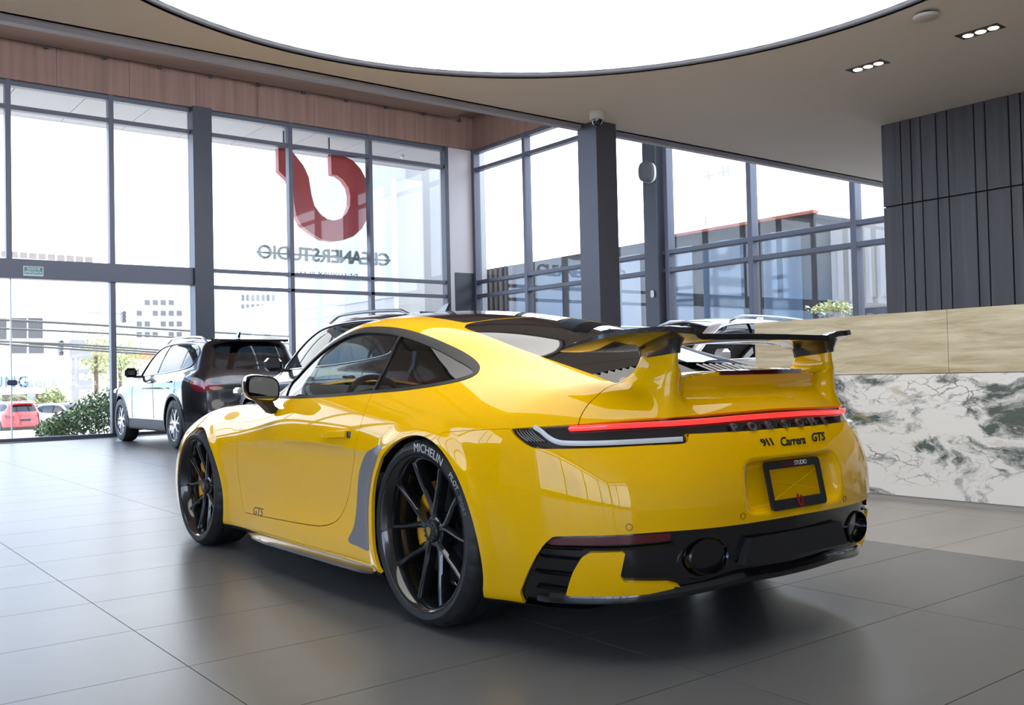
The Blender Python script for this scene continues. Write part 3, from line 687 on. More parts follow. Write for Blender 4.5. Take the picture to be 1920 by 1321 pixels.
H = half_body(car_F, car_grid, (-1.2, 3.6), 1.02, (.05, 1.38), .0125)
def fld_arch(V):
    d = np.minimum(np.hypot(V[:, 0], V[:, 2]-.358)-.374, np.hypot(V[:, 0]-2.45, V[:, 2]-.34)-.352)
    return np.where(V[:, 1] > .5, d, 1.)
H = H.cut(fld_arch(H.V))[1]
UNDER, H = H.cut(H.V[:, 2]-.158)
def side_sd(V, poly, zmin=-1): return np.where((V[:, 1] > .3) & (V[:, 2] > zmin), sdf(V[:, [0, 2]], poly), 1.)
def both(s): return s.plus(s.mirror())
dlo, H = H.cut(side_sd(H.V, DLO, .8))
def top_sd(V, poly, zmin=.8): return np.where(V[:, 2] > zmin, sdf(V[:, :2], poly), 1.)
roofp, H = H.cut(top_sd(H.V, ROOF, 1.0))
BT = np.concatenate([REARG[:11], GRILLE[5:]])
bt, H = H.cut(top_sd(H.V, BT))
fsp = lambda V: V[:, 0]-np.interp(V[:, 1], [0, .29, .40, .518], [-.474, -.468, -.457, -.446])
grille, rearg = bt.cut(fsp(bt.V)); rearg = rearg.cut(-(fsp(rearg.V)-.0025))[0]
wshield, H = H.cut(top_sd(H.V, WSHIELD))
def rear_sd(V, poly, xmax=0.): return np.where(V[:, 0] < xmax, sdf(uz(V), poly), 1.)
tail, H = H.cut(rear_sd(H.V, TAILZ, -.3))
black, H = H.cut(rear_sd(H.V, BLACKZ, -.3))
bumper, H = H.cut(rear_sd(H.V, BUMPZ, -.05))
bumper = bumper.cut(rear_sd(bumper.V, BUMPZ, -.05)+.0016)[0]
lid, H = H.cut(np.where(H.V[:, 2] > .77, sdf(H.V[:, :2], LID), 1.))
lid = lid.cut(sdf(lid.V[:, :2], LID)+.0018)[0]; H = H.cut(np.where(H.V[:, 2] > .77, sdf(H.V[:, :2], LID), 1.)-.0012)[1]
door, H = H.cut(side_sd(H.V, DOOR)); door = door.cut(sdf(door.V[:, [0, 2]], DOOR)+.0035)[0]
front, H = H.cut(2.95-H.V[:, 0])      # nose section with the headlamps
both(H).flange(.014).obj('body_shell', YELLOW, car)
hl, front = front.cut(np.where(front.V[:, 0] > 2.9, np.hypot(front.V[:, 1]-.68, (front.V[:, 2]-.60)*.9)-.115, 1.))
both(front).flange(.01).obj('front_bumper', YELLOW, car)
for s_ in (hl, hl.mirror()): s_.offset(-.002).obj('headlamp', mat('headlamp_lens', (.35, .36, .37), .05, .2, 1), car)
for s_ in (door, door.mirror()): s_.flange(.02).obj('door', YELLOW, car)
both(bumper).flange(.012).obj('rear_bumper', YELLOW, car)
ped, lid = lid.cut(np.where(lid.V[:, 1] > .35, .972-lid.V[:, 2], 1.))
lid_o = both(lid).flange(.012).obj('engine_lid', YELLOW, car)
for s_ in (ped, ped.mirror()): s_.obj('wing_pedestal', YELLOW, car)
both(UNDER).obj('underbody', SATBLK, car)
both(roofp).offset(-.0015).flange(.008).obj('roof_panel', BLACKGLASS, car)
both(rearg).offset(-.001).flange(.008).obj('rear_window', BLACKGLASS, car)
both(wshield).offset(-.001).flange(.006).obj('windscreen', glass('windscreen_glass', (.8, .86, .86)), car)
gp = both(grille).offset(-.035).flange(.001).obj('engine_grille', CABIN, car)
gf = grille.cut(-(grille.V[:, 0]+.555+.06*np.clip(grille.V[:, 1]-.2, 0, 1)))[0]     # glossy band between window and louvres
both(gf).offset(-.001).flange(.03).obj('grille_surround', BLACKGLASS, gp)
# louvres of the engine grille: bars running fore and aft, thirteen to a side
for sg in (1, -1):
    for k in range(13):
        yy = .058+k*.0385
        xs_ = np.linspace(-.558-.05*max(0, yy-.2), -.722, 7); P_ = cast(car_F, np.c_[xs_, np.full(7, yy), np.full(7, 1.25)], (0, 0, -1)); m_ = MB(); rings = []
        for p in P_:
            z_ = min(p[2], np.interp(p[0], [-.73, -.55], [.925, .985])+.0)
            rings.append([(p[0], sg*(p[1]-.010), z_-.020), (p[0], sg*(p[1]-.012), z_-.003), (p[0], sg*(p[1]-.002), z_+.001), (p[0], sg*(p[1]+.014), z_-.014)])
        m_.loft(rings).build('louvre', GLOSSBLK, gp)
# side glass
bl = np.array([.553, 1.146]); bd = np.array([.488, .894])-bl; bd /= np.linalg.norm(bd); bn = np.array([-bd[1], bd[0]])
fb = (dlo.V[:, [0, 2]]-bl)@bn
trim, pane = dlo.cut(-(sdf(dlo.V[:, [0, 2]], DLO)+np.interp(dlo.V[:, 2], [.93, 1.02], [.012, .030])))
fb = (pane.V[:, [0, 2]]-bl)@bn; sgn = 1 if bn[0] > 0 else -1
post, pane = pane.cut(np.abs(fb)-.008)
fb = sgn*((pane.V[:, [0, 2]]-bl)@bn); front_p, quarter = pane.cut(-fb)
sa, sb = np.array([1.515, .948]), np.array([1.392, .862]); sd_ = (sb-sa)/np.linalg.norm(sb-sa); sn_ = np.array([-sd_[1], sd_[0]])
fs_ = (front_p.V[:, [0, 2]]-sa)@sn_; fs_ = fs_ if ((np.array([1.6, .86])-sa)@sn_) < 0 else -fs_
sail, front_p = front_p.cut(fs_)
for f_ in (lambda s: s, lambda s: s.mirror()):
    f_(trim.plus(post)).offset(.002).flange(.018).obj('window_trim', TRIMBLK, car)
    f_(front_p).offset(-.006).obj('door_window', SIDEGLASS, car)
    f_(quarter).offset(-.002).obj('quarter_window', DARKGLASS, car)
    f_(sail).offset(.001).obj('mirror_sail', GREYFILM, car)
# tail lamp band
tail_o = both(tail).offset(-.012).obj('tail_lamp', mat('dark_lamp_housing', (.012, .010, .012), .08, 0, 1), car)
both(tail).flange(.016).F  # edge depth is given by the neighbouring panels
red = spl([(-.722, .779, .771), (-.758, .756, .772), (-.853, .655, .777), (-.958, .402, .782), (-.981, .178, .787), (-.985, 0, .788)], 8)
red = np.concatenate([red, (red*[1, -1, 1])[::-1][1:]])
O_ = red.copy(); RN = np.stack([-np.cos(np.arctan2(red[:, 1], -.3-red[:, 0])), np.sin(np.arctan2(red[:, 1], -.3-red[:, 0])), 0*red[:, 0]], 1)
hit_ = cast(car_F, red+RN*.35, -RN, .7, 200)
def strip(path, nrm, hz, d0, d1, taper=3):
    rings = []; m = len(path)
    for i, (p, n_) in enumerate(zip(path, nrm)):
        e = min(1, (min(i, m-1-i)+.6)/taper); a = hz*e
        up = np.array([0, 0, 1.])
        rings.append([p+n_*d0-up*a, p+n_*(d1*.6)-up*a, p+n_*d1-up*a*.5, p+n_*d1+up*a*.5, p+n_*(d1*.6)+up*a, p+n_*d0+up*a])
    return MB().loft(rings)
REDLAMP = mat('lit_red_lamp', (.5, .01, .01), .15, 0, .5, emit=(1, .06, .055), es=.62)
_nt, _b, _n, _l = nodes(REDLAMP)
strip(hit_, RN, .009, -.014, .002).build('light_strip', REDLAMP, tail_o, smooth=True)
LAMPW = mat('frosted_lamp_bar', (.72, .74, .75), .3, 0, .6)
bm_ = spl([(-.612, .838, .778), (-.640, .826, .763), (-.668, .82, .744), (-.70, .811, .7295), (-.735, .794, .7245), (-.824, .723, .724), (-.924, .584, .727), (-.966, .487, .729)], 6)
bR = np.stack([-np.cos(np.arctan2(bm_[:, 1], -.3-bm_[:, 0])), np.sin(np.arctan2(bm_[:, 1], -.3-bm_[:, 0])), 0*bm_[:, 0]], 1)
bh = cast(car_F, bm_+bR*.3, -bR, .6, 200)
for sg in (1, -1):
    s_ = np.array([1, sg, 1]); T_ = np.gradient(bh, axis=0); T_ /= np.linalg.norm(T_, axis=1)[:, None]
    rings = [[(p+n_*.001-np.cross(t, n_)*.0085)*s_, (p+n_*.003)*s_, (p+n_*.001+np.cross(t, n_)*.0085)*s_, (p-n_*.013)*s_] for p, n_, t in zip(bh, bR, T_)]
    MB().loft(rings).build('lamp_bar', LAMPW, tail_o, angle=50)
    # ribbed outer corner of the lamp
    for k in range(6):
        q = spl([(-.545-.013*k, .87, .766), (-.568-.014*k, .865, .745), (-.60-.014*k, .857, .728)], 4)
        qR = np.stack([-np.cos(np.arctan2(q[:, 1], -.3-q[:, 0])), np.sin(np.arctan2(q[:, 1], -.3-q[:, 0])), 0*q[:, 0]], 1)
        q = cast(car_F, q+qR*.3, -qR, .6, 150)-qR*.008
        MB().tube(q*s_, .0022, 6).build('lamp_rib', mat('grey_lamp_rib', (.16, .17, .18), .2, 0, .6), tail_o, smooth=True)
# black lower bumper with vents, flaps, reflectors, exhausts
blk_o = both(black).offset(-.016).flange(.012).obj('diffuser', GLOSSBLK, car)
flap = black.cut(rear_sd(black.V, FLAP, -.3))[0]; refl = black.cut(rear_sd(black.V, REFL, -.3))[0]
for f_ in (lambda s: s, lambda s: s.mirror()):
    f_(flap).offset(.002).flange(.022).obj('bumper_flap', YELLOW, car)
    f_(refl).offset(-.006).flange(.01).obj('reflector', mat('dark_red_reflector', (.10, .004, .008), .12, 0, 1), blk_o)
for sg in (1, -1):
    for zz, w_ in ((.381, .006), (.345, .004), (.29, .005), (.235, .005)):
        q = spl([(-.60, .86, zz), (-.66, .855, zz), (-.72, .83, zz), (-.80, .77, zz)] if zz < .37 else [(-.64, .86, zz), (-.72, .83, zz), (-.88, .71, zz+.004), (-.985, .56, zz+.012)], 5)
        qR = np.stack([-np.cos(np.arctan2(q[:, 1], -.3-q[:, 0])), np.sin(np.arctan2(q[:, 1], -.3-q[:, 0])), 0*q[:, 0]], 1)
        q = cast(car_F, q+qR*.3, -qR, .6, 150); rr = [[(p+n_*(-.008)-np.array([0, 0, w_]))*[1, sg, 1], (p-n_*.001)*[1, sg, 1], (p+n_*(-.008)+np.array([0, 0, w_]))*[1, sg, 1], (p-n_*.03)*[1, sg, 1]] for p, n_ in zip(q, qR)]
        MB().loft(rr).build('vent_slat', GLOSSBLK, blk_o, angle=40)
    # exhaust tip: oval double-walled pipe
    prof = [(.70, .05), (.86, -.02), (1.0, -.032), (1.04, -.024), (1.04, .12), (.84, .12), (.82, .25), (0, .25)]
    m_ = MB().lathe([(r_*.078, h_) for r_, h_ in prof[:0]+[(.001, .16), (.80, .16), (.83, -.015), (.90, -.030), (.97, -.026), (1.0, -.012), (1.0, .15)]], 48, 'x')
    m_.V = [(x-.985-(y*sg)*-.16, y*1.12+sg*.428, z*.80+.342) for x, y, z in m_.V]
    m_.build('exhaust_tip', mat('black_chrome', (.05, .05, .055), .1, 1, .3), car, angle=35)
    m_ = MB().lathe([(.088, .06), (.086, .0), (.092, -.006), (.104, .004), (.122, .026), (.150, .062)], 48, 'x'); m_.V = [(x-.985-(y*sg)*-.16, y*1.0+sg*.428, z*.74+.342) for x, y, z in m_.V]
    m_.build('exhaust_surround', GLOSSBLK, car, smooth=True)
q = spl([(-.56, .795, .196), (-.65, .782, .201), (-.819, .705, .214), (-.93, .56, .225), (-.985, .42, .236), (-1.02, .287, .250), (-1.03, .12, .246), (-1.032, 0, .245)], 6); q = np.concatenate([q, (q*[1, -1, 1])[::-1][1:]])
qa = np.arctan2(q[:, 1], -.3-q[:, 0]); qn = np.stack([-np.cos(qa), np.sin(qa), 0*qa], 1)
rings = [[p+n_*(-.14)+np.array([0, 0, -.004]), p+n_*(-.02)+np.array([0, 0, -.022]), p+n_*.0+np.array([0, 0, -.016]), p+n_*.002+np.array([0, 0, .0]), p+n_*(-.004)+np.array([0, 0, .018]), p+n_*(-.05)+np.array([0, 0, .03])] for p, n_ in zip(q, qn)]
MB().loft(rings).build('diffuser_lip', GLOSSBLK, car, angle=50)
m_ = MB(); m_.prism([(-.30, .30), (.30, .30), (.26, .385), (-.26, .385)], -1.052, -1.02, lambda u, v, h: (h, u, v)); m_.build('diffuser_insert', SATBLK, blk_o)
# parking sensors
for (yy, zz) in ((.686, .456), (.295, .464), (-.295, .464), (-.686, .456)):
    p = car_rear([(yy, zz)])[0]; n_ = grad(p[None], car_F)[0]; n_ /= np.linalg.norm(n_); a_ = np.cross(n_, (0, 0, 1)); a_ /= np.linalg.norm(a_); b_ = np.cross(n_, a_)
    ring = [p+n_*.0005+.0105*(math.cos(t)*a_+math.sin(t)*b_) for t in np.linspace(0, 2*math.pi, 25)[:-1]]
    MB().tube(ring, .0009, 6, closed=True).build('parking_sensor', SATBLK, car, smooth=True)
# side decal, door handle, skirts
dec = car_surf = None
_hs = H.cut(side_sd(H.V, DECAL))[0]
for f_ in (lambda s: s, lambda s: s.mirror()):
    f_(_hs).offset(.0012).obj('stone_guard', GREYFILM, car)
for sg in (1, -1):
    nx_ = 14; xs_ = np.linspace(.845, .585, nx_); rings = []
    for i, x_ in enumerate(xs_):
        t = i/(nx_-1); zc_ = .697+.028*t*.6; hh = .006+.014*min(1, t*3.2) if t < .9 else .020
        d_ = .017*min(1, t*5+.15)
        q = car_side([(x_, zc_-hh*.6), (x_, zc_+hh)])
        rings.append([q[0]*[1, sg, 1]-np.array([0, sg*.01, 0]), q[0]*[1, sg, 1]+np.array([0, sg*d_, .002]), q[1]*[1, sg, 1]+np.array([0, sg*d_, -.003]), q[1]*[1, sg, 1]-np.array([0, sg*.01, 0])])
    h_ = MB().loft(rings).build('door_handle', YELLOW, car, angle=40)
    q = car_side([(.583, .712), (.560, .712)])*[1, sg, 1]
    MB().bbox((.560, q[0][1]-.012, .698), (.583, q[0][1]+sg*.009, .728), .004).build('handle_end', GLOSSBLK, h_)
    # side skirt blade
    xs_ = np.linspace(1.80, .36, 26); rings = []
    for i, x_ in enumerate(xs_):
        t = i/25; y_ = .862+.040*min(1, t*4)+.012*t; z_ = .142+.012*t
        e = min(1, min(t*8+.15, (1-t)*14+.25))
        rings.append([(x_, sg*(y_-.05), z_-.004), (x_, sg*(y_-.01), z_-.016*e), (x_, sg*(y_+.016*e), z_-.008*e), (x_, sg*(y_+.016*e), z_+.004), (x_, sg*(y_-.006), z_+.014*e), (x_, sg*(y_-.05), z_+.02)])
    MB().loft(rings).build('side_skirt', CARBON, car, angle=40)
# wing: blade, pedestals, brake light
def wing_ring(y, le, te, th, n=9):
    le, te = np.array(le), np.array(te); out = []; d = te-le; nn = np.array([-d[1], d[0]]); nn = nn/np.linalg.norm(nn); nn = nn if nn[1] > 0 else -nn
    for i in range(n):
        t = i/(n-1); q = le+d*t+nn*(th*(1.9*math.sqrt(t)*(1-t)**.8+.14*t)); out.append((q[0], y, q[1]))
    for i in range(n-1, -1, -1):
        t = i/(n-1); q = le+d*t-nn*(th*(1.15*math.sqrt(t)*(1-t)**.8+1.0*t)+.004); out.append((q[0], y, q[1]))
    return out
wy = [0, .12, .25, .36, .385, .41, .435, .46, .52, .58, .63, .67, .695, .705]
wte = [(-.952, 1.079), (-.952, 1.079), (-.950, 1.078), (-.948, 1.077), (-.950, 1.082), (-.958, 1.092), (-.965, 1.0955), (-.963, 1.096), (-.948, 1.101), (-.910, 1.099), (-.850, 1.093), (-.770, 1.080), (-.685, 1.060), (-.630, 1.046)]
wle = [(-.745, 1.060), (-.745, 1.060), (-.742, 1.057), (-.735, 1.048), (-.732, 1.042), (-.728, 1.036), (-.724, 1.033), (-.720, 1.031), (-.705, 1.029), (-.685, 1.029), (-.660, 1.030), (-.630, 1.031), (-.605, 1.033), (-.600, 1.036)]
wt = [.015]*8+[.014, .013, .011, .009, .006, .003]
rings = [wing_ring(-y, a, b, t) for y, a, b, t in list(zip(wy, wle, wte, wt))[::-1]]+[wing_ring(y, a, b, t) for y, a, b, t in list(zip(wy, wle, wte, wt))[1:]]
wing_o = MB().loft(rings).build('rear_wing', CARBON, car, angle=45)
wing_o['label'] = 'black lacquered carbon wing blade with forward-swept tips'
for sg in (1, -1):
    rings = []
    for z_, x0, x1, yc, th in ((1.006, -.918, -.740, .444, .046), (1.024, -.920, -.738, .444, .052), (1.040, -.926, -.734, .444, .064), (1.064, -.935, -.73, .444, .10)):
        ring = []
        for t in np.linspace(0, 2*math.pi, 25)[:-1]:
            c_, s2 = math.cos(t), math.sin(t)
            ring.append(((x0+x1)/2+(x1-x0)/2*np.sign(c_)*abs(c_)**.75, sg*(yc+th/2*np.sign(s2)*abs(s2)**.7), z_-.010*c_))
        rings.append(ring)
    MB().loft(rings).build('wing_mount', CARBON, car, angle=50)
q = np.array([(0, 0)]); yy = np.linspace(-.232, .232, 21)
P_ = cast(car_F, np.c_[np.full(21, -1.2), yy, np.full(21, .947)], (1, 0, 0))
rings = [[(p[0]-.004, p[1], .936), (p[0]-.0055, p[1], .9515), (p[0]+.02, p[1], .9585-.02*(p[1]/.45)**2), (p[0]+.02, p[1], .936)] for p in P_]
MB().loft(rings).build('brake_light', mat('dark_red_lamp', (.055, .004, .006), .15, 0, 1), lid_o)
# lettering
def rear_text(body, y0, z0, size, mtl, name, parent, extrude, shear=0., spacing=1., sx=1., sag=0., bevel=0.):
    me = text_mesh(body, size, extrude, 'CENTER', shear, spacing, bevel)
    def f(a):
        yy = y0-a[:, 0]*sx; zz = z0+a[:, 1]+sag*a[:, 0]
        base = car_rear(np.c_[yy, np.full(len(yy), z0)+sag*a[:, 0]]); P = car_rear(np.c_[yy, zz])
        return np.c_[P[:, 0]-a[:, 2]-extrude*.5, yy, zz]
    return link(name, warp(me, f), mtl, parent)
LETTER = mat('black_badge', (.014, .014, .016), .25, 0, .4)
BADGE3D = mat('satin_black_badge', (.075, .07, .07), .3, 0, .4)
for i_, ch in enumerate('PORSCHE'):
    rear_text(ch, .262-.087*i_, .7545, .039, BADGE3D, 'badge_letter', tail_o, .004, 0, 1, 1.3, 0, .0008)
rear_text('911', .120, .699, .034, LETTER, 'model_badge', car, .0012, -.25, .85, 1.5, 0, .0010)
rear_text('Carrera', -.012, .696, .042, LETTER, 'model_badge', car, .0012, .25, .95, 1.15, 0, .0008)
rear_text('GTS', -.172, .700, .042, LETTER, 'model_badge', car, .0012, .3, 1.0, 1.2, 0, .0010)
me = text_mesh('GTS', .062, .0006, 'CENTER', .3, 1.0)
def _gts(a):
    x = 1.667-a[:, 0]*1.25; z = .270+a[:, 1]-a[:, 0]*-.02; P = car_side(np.c_[x, z], .0006); P[:, 1] += a[:, 2]; return P
link('side_script', warp(me, _gts), LETTER, car)
me = text_mesh('GTS', .062, .0006, 'CENTER', .3, 1.0)
def _gts2(a):
    x = 1.667+a[:, 0]*1.25; z = .270+a[:, 1]; P = car_side(np.c_[x, z], .0006); P[:, 1] += a[:, 2]; return P*[1, -1, 1]
link('side_script', warp(me, _gts2), LETTER, car)
# licence plate frame
def plate_map(u, v, h): return (-1.041-h+v*.20, -u, .549+v)
fr_ = MB(); W2, H2 = .158, .083
def rrect(w, hh, r, n=5):
    out = []
    for cx_, cy_, a0 in ((w-r, hh-r, 0), (-w+r, hh-r, 90), (-w+r, -hh+r, 180), (w-r, -hh+r, 270)):
        for k in range(n+1): t = math.radians(a0+90*k/n); out.append((cx_+r*math.cos(t), cy_+r*math.sin(t)))
    return out
ou = rrect(W2, H2, .016); inn = [(max(-W2+.020, min(W2-.020, x)), max(-H2+.034, min(H2-.027, y))) for x, y in ou]
m_ = MB(); n_ = len(ou)
m_.loft([[plate_map(u, v, 0) for u, v in ou], [plate_map(u, v, .010) for u, v in ou], [plate_map(u, v, .010) for u, v in inn], [plate_map(u, v, 0) for u, v in inn]], loop=True)
plate = m_.build('plate_frame', SATBLK, car)
me = text_mesh('CLEANER', .022, .0004, 'LEFT', 0, .9); link('frame_lettering', warp(me, lambda a: np.array([plate_map(x-.07, y+H2-.0135, .0104+z) for x, y, z in a])), mat('dark_red_print', (.16, .01, .015), .4), plate)
me = text_mesh('STUDIO', .022, .0004, 'LEFT', 0, .9); link('frame_lettering', warp(me, lambda a: np.array([plate_map(x+.008, y+H2-.0135, .0104+z) for x, y, z in a])), mat('white_print', (.8, .8, .8), .4), plate)
def logo_poly(n=22):
    """magnet-like U emblem: outline in unit box, opening upwards, left arm bending outwards"""
    out = [(-.50, 1.0), (-.30, 1.0)]
    out += [(.0+.30*math.cos(t)*1.0, .10+.42*math.sin(t)) for t in np.linspace(math.pi, 2*math.pi, n)]
    out += [(.16, .55), (.16, .92), (.40, .70), (.52, .40)]
    out += [(.55*math.cos(t), -.02+.75*math.sin(t)-.02) for t in np.linspace(2*math.pi-.2, math.pi+.2, n)]
    return out
lg = [(-.5, 1), (-.26, 1), (-.26, 0)]+[(.26*math.cos(t), .26*math.sin(t)-.1) for t in np.linspace(math.pi, 2*math.pi, 12)]+[(.26, .85), (.5, .65)]+[(.5*math.cos(t), .55*math.sin(t)-.1) for t in np.linspace(2*math.pi, math.pi, 14)]
MB().prism([(x*.026, y*.026-H2+.021) for x, y in lg], .010, .014, lambda u, v, h: plate_map(u, v, h)).build('emblem', mat('red_emblem', (.30, .008, .012), .3), plate)
for a_, b_ in (((-.13, .02), (.13, -.03)), ((-.13, -.045), (.13, .04))):
    MB().tube([plate_map(*a_, .004), plate_map(*b_, .004)], .0010, 6).build('crease', YELLOW, plate)
# wheels
def make_wheel(R, rr, w, x, y, name):
    """outer face towards +y"""
    r0 = rr
    rim = MB()
    rim.lathe([(r0-.004, w-.012), (r0+.006, w-.004), (r0+.008, w), (r0+.002, w+.001), (r0-.006, w-.006), (r0-.014, w-.03), (r0-.022, w-.05), (r0-.03, -w*.4), (r0-.012, -w+.02), (r0+.004, -w)], 64)
    for k in range(5):
        a0 = math.radians(90+72*k)
        for sd in (1, -1):
            path = [(.040, a0, .0), (.085, a0+sd*.10, .0), (.125, a0+sd*.22, .004), (.19, a0+sd*.315, .013), (r0-.012, a0+sd*.345, .024)]
            path = spl(path, 4); rings = []
            for i, (r_, t, dh) in enumerate(path):
                u = i/(len(path)-1); wd = .015-.0045*u; c_, s_2 = math.cos(t), math.sin(t); tx, tz = -s_2, c_
                yf = w-.055+dh
                def pt(off, yy): return (r_*c_+tx*off, yy, r_*s_2+tz*off)
                rings.append([pt(-wd, yf-.045), pt(-wd, yf-.010), pt(-wd*.35, yf), pt(wd*.35, yf), pt(wd, yf-.010), pt(wd, yf-.045)])
            rim.loft(rings)
    rim.lathe([(.001, w-.06), (.050, w-.06), (.060, w-.066), (.064, w-.08), (.064, w-.11)], 40)
    ro = rim.build(name, RIMBLK, car, angle=38)
    t = MB(); s1 = w+.006
    prof = [(r0+.002, w-.012), (r0+.012, w+.002), (r0+.03, s1), (R-.03, s1-.004), (R-.013, s1-.016), (R-.003, w-.026)]
    for g_ in (.075, .0, -.075):
        yv = g_*w/.15; prof += [(R, yv+.012), (R, yv+.006), (R-.007, yv+.005), (R-.007, yv-.005), (R, yv-.006), (R, yv-.012)]
    prof += [(R-.003, -w+.026), (R-.013, -s1+.016), (R-.03, -s1+.004), (r0+.03, -s1), (r0, -w+.01)]
    t.lathe(prof, 168); m_p = len(prof)
    for i_, (x_, y_, z_) in enumerate(t.V):          # shoulder blocks: every third pair of rings lies lower
        r_ = math.hypot(x_, z_)
        if (i_//m_p) % 6 < 1 and abs(y_) > w*.62 and r_ > R-.02: k_ = (r_-.007)/r_; t.V[i_] = (x_*k_, y_, z_*k_)
    t.build('tyre', RUBBER, ro, angle=30)
    hc = MB().lathe([(.001, w-.040), (.026, w-.041), (.038, w-.045), (.043, w-.052), (.043, w-.07)], 32).build('hub_cap', SATBLK, ro, angle=35)
    for k in range(12):
        a = 2*math.pi*k/12; hcx = MB().bbox((.034*math.cos(a)-.004, w-.05, .034*math.sin(a)-.004), (.034*math.cos(a)+.004, w-.040, .034*math.sin(a)+.004), .001)
        hc.data.materials and hcx.build('lock_notch', GLOSSBLK, ro)
    MB().prism([(-.014, .016), (0, .019), (.014, .016), (.013, -.002), (0, -.019), (-.013, -.002)], w-.041, w-.0385, lambda u, v, h: (u, h, v)).build('crest', mat('gold_crest', (.45, .30, .08), .35, .6), ro)
    d = MB().lathe([(.07, .012), (.10, .012), (.198, .012), (.200, .008), (.200, -.022), (.198, -.026), (.07, -.026)], 64, closed=True)
    d.build('brake_disc', mat('brake_disc_metal', (.06, .06, .065), .3, .9), ro, angle=35)
    c = MB(); rings = []
    for t_ in np.linspace(math.radians(-25), math.radians(62), 12):
        cc, ss = math.cos(t_), math.sin(t_)
        rings.append([(r_*cc, h_, r_*ss) for r_, h_ in ((.125, .004), (.125, .036), (.145, .045), (.185, .042), (.204, .025), (.204, .002))])
    c.loft(rings).build('brake_caliper', mat('yellow_caliper', (.75, .36, .002), .3, 0, .6), ro, angle=40)
    ro.location = (x, y, R)
    return ro
wl = make_wheel(.358, .291, .145, 0, .765, 'rear_wheel'); wf = make_wheel(.340, .276, .118, 2.45, .785, 'front_wheel')
def tyre_text(body, a_start, size, mtl, ro, R_, y_):
    me = text_mesh(body, size, .0006, 'LEFT', 0, 1.0)
    def f(a):
        th = a_start-a[:, 0]/R_; r_ = R_+a[:, 1]
        return np.c_[-r_*np.cos(th), np.full(len(a), y_)+a[:, 2], r_*np.sin(th)]
    return link('tyre_lettering', warp(me, f), mtl, ro)
WHITEP = mat('white_tyre_print', (.55, .55, .55), .6); GREYP = mat('grey_tyre_print', (.16, .18, .20), .6)
tyre_text('MICHELIN', math.radians(180-86), .046, WHITEP, wl, .326, .1515)
tyre_text('PILOT', math.radians(180-132), .028, WHITEP, wl, .326, .1515)
tyre_text('SPORT', math.radians(180-149), .026, GREYP, wl, .326, .1515)
for src in (wl, wf):
    c = copy_tree(src, car); c.rotation_euler = (0, 0, math.pi); c.location = (src.location.x, -src.location.y, src.location.z)
# wheel housings
for (x_, z_, r_) in ((0, .358, .376), (2.45, .34, .354)):
    for sg in (1, -1):
        m_ = MB(); ts = np.linspace(math.radians(-32), math.radians(212), 40)
        ys_ = (.905, .60, .56)
        rings = [[(x_+r_*math.cos(t)*k, sg*y_, z_+r_*math.sin(t)*k) for y_, k in ((.86 if sg else 0, 1.0), (.58, 1.0), (.56, .9), (.56, .0))] for t in ts]
        m_.loft(rings, closed=False, cap=False).build('wheel_housing', CABIN, car, smooth=True)
# mirrors
for sg in (1, -1):
    rings = []
    c0 = np.array([1.405, .935, .915])
    for t, sy_, sz_, dx in ((0, .72, .72, -.012), (.04, .98, .98, -.012), (.3, 1.0, 1.0, 0), (.6, .9, .9, 0), (.85, .62, .62, 0), (1.0, .2, .25, 0)):
        ring = []
        for a in np.linspace(0, 2*math.pi, 33)[:-1]:
            cy_, cz_ = math.cos(a), math.sin(a); e = .62
            yy = np.sign(cy_)*abs(cy_)**e*.100*sy_; zz = np.sign(cz_)*abs(cz_)**e*.066*sz_
            zz += .010*(yy/.1); 
            ring.append((c0[0]+dx+t*.13+.02*(yy/.1)*(-1), sg*(c0[1]+yy-.02*t), c0[2]+zz+.012*t))
        rings.append(ring)
    mo = MB().loft(rings).build('door_mirror', GLOSSBLK, car, angle=50)
    g_ = [[(x-.003+.012, sg*c0[1]+(y-sg*c0[1])*k, c0[2]+(z-c0[2])*k) for x, y, z in rings[0]] for k in (.98, .93)]
    f0 = rings[1]; gl = [(x-.016+.004, sg*c0[1]+(y-sg*c0[1])*.86, c0[2]+(z-c0[2])*.86) for x, y, z in f0]
    MB().add(gl+[(x+.004, y, z) for x, y, z in gl], [tuple(range(32)), tuple(range(63, 31, -1))]).build('mirror_glass', mat('mirror_silver', (.85, .87, .88), .01, 1), mo)
    # yellow cap on the front of the housing
    cap = [[(x+.01, sg*c0[1]+(y-sg*c0[1])*1.012, c0[2]+(z-c0[2])*1.012-.004) for x, y, z in r_] for r_ in rings[3:]]
    MB().loft(cap).build('mirror_cap', YELLOW, mo, angle=60)
    st = [[(1.41, sg*.885, .868), (1.52, sg*.885, .872), (1.52, sg*.95, .872), (1.41, sg*.95, .866)], [(1.42, sg*.862, .825), (1.51, sg*.862, .83), (1.51, sg*.90, .82), (1.42, sg*.90, .815)], [(1.43, sg*.825, .80), (1.50, sg*.825, .805), (1.50, sg*.875, .79), (1.43, sg*.875, .785)]]
    MB().loft(st).build('mirror_stalk', SATBLK, mo)
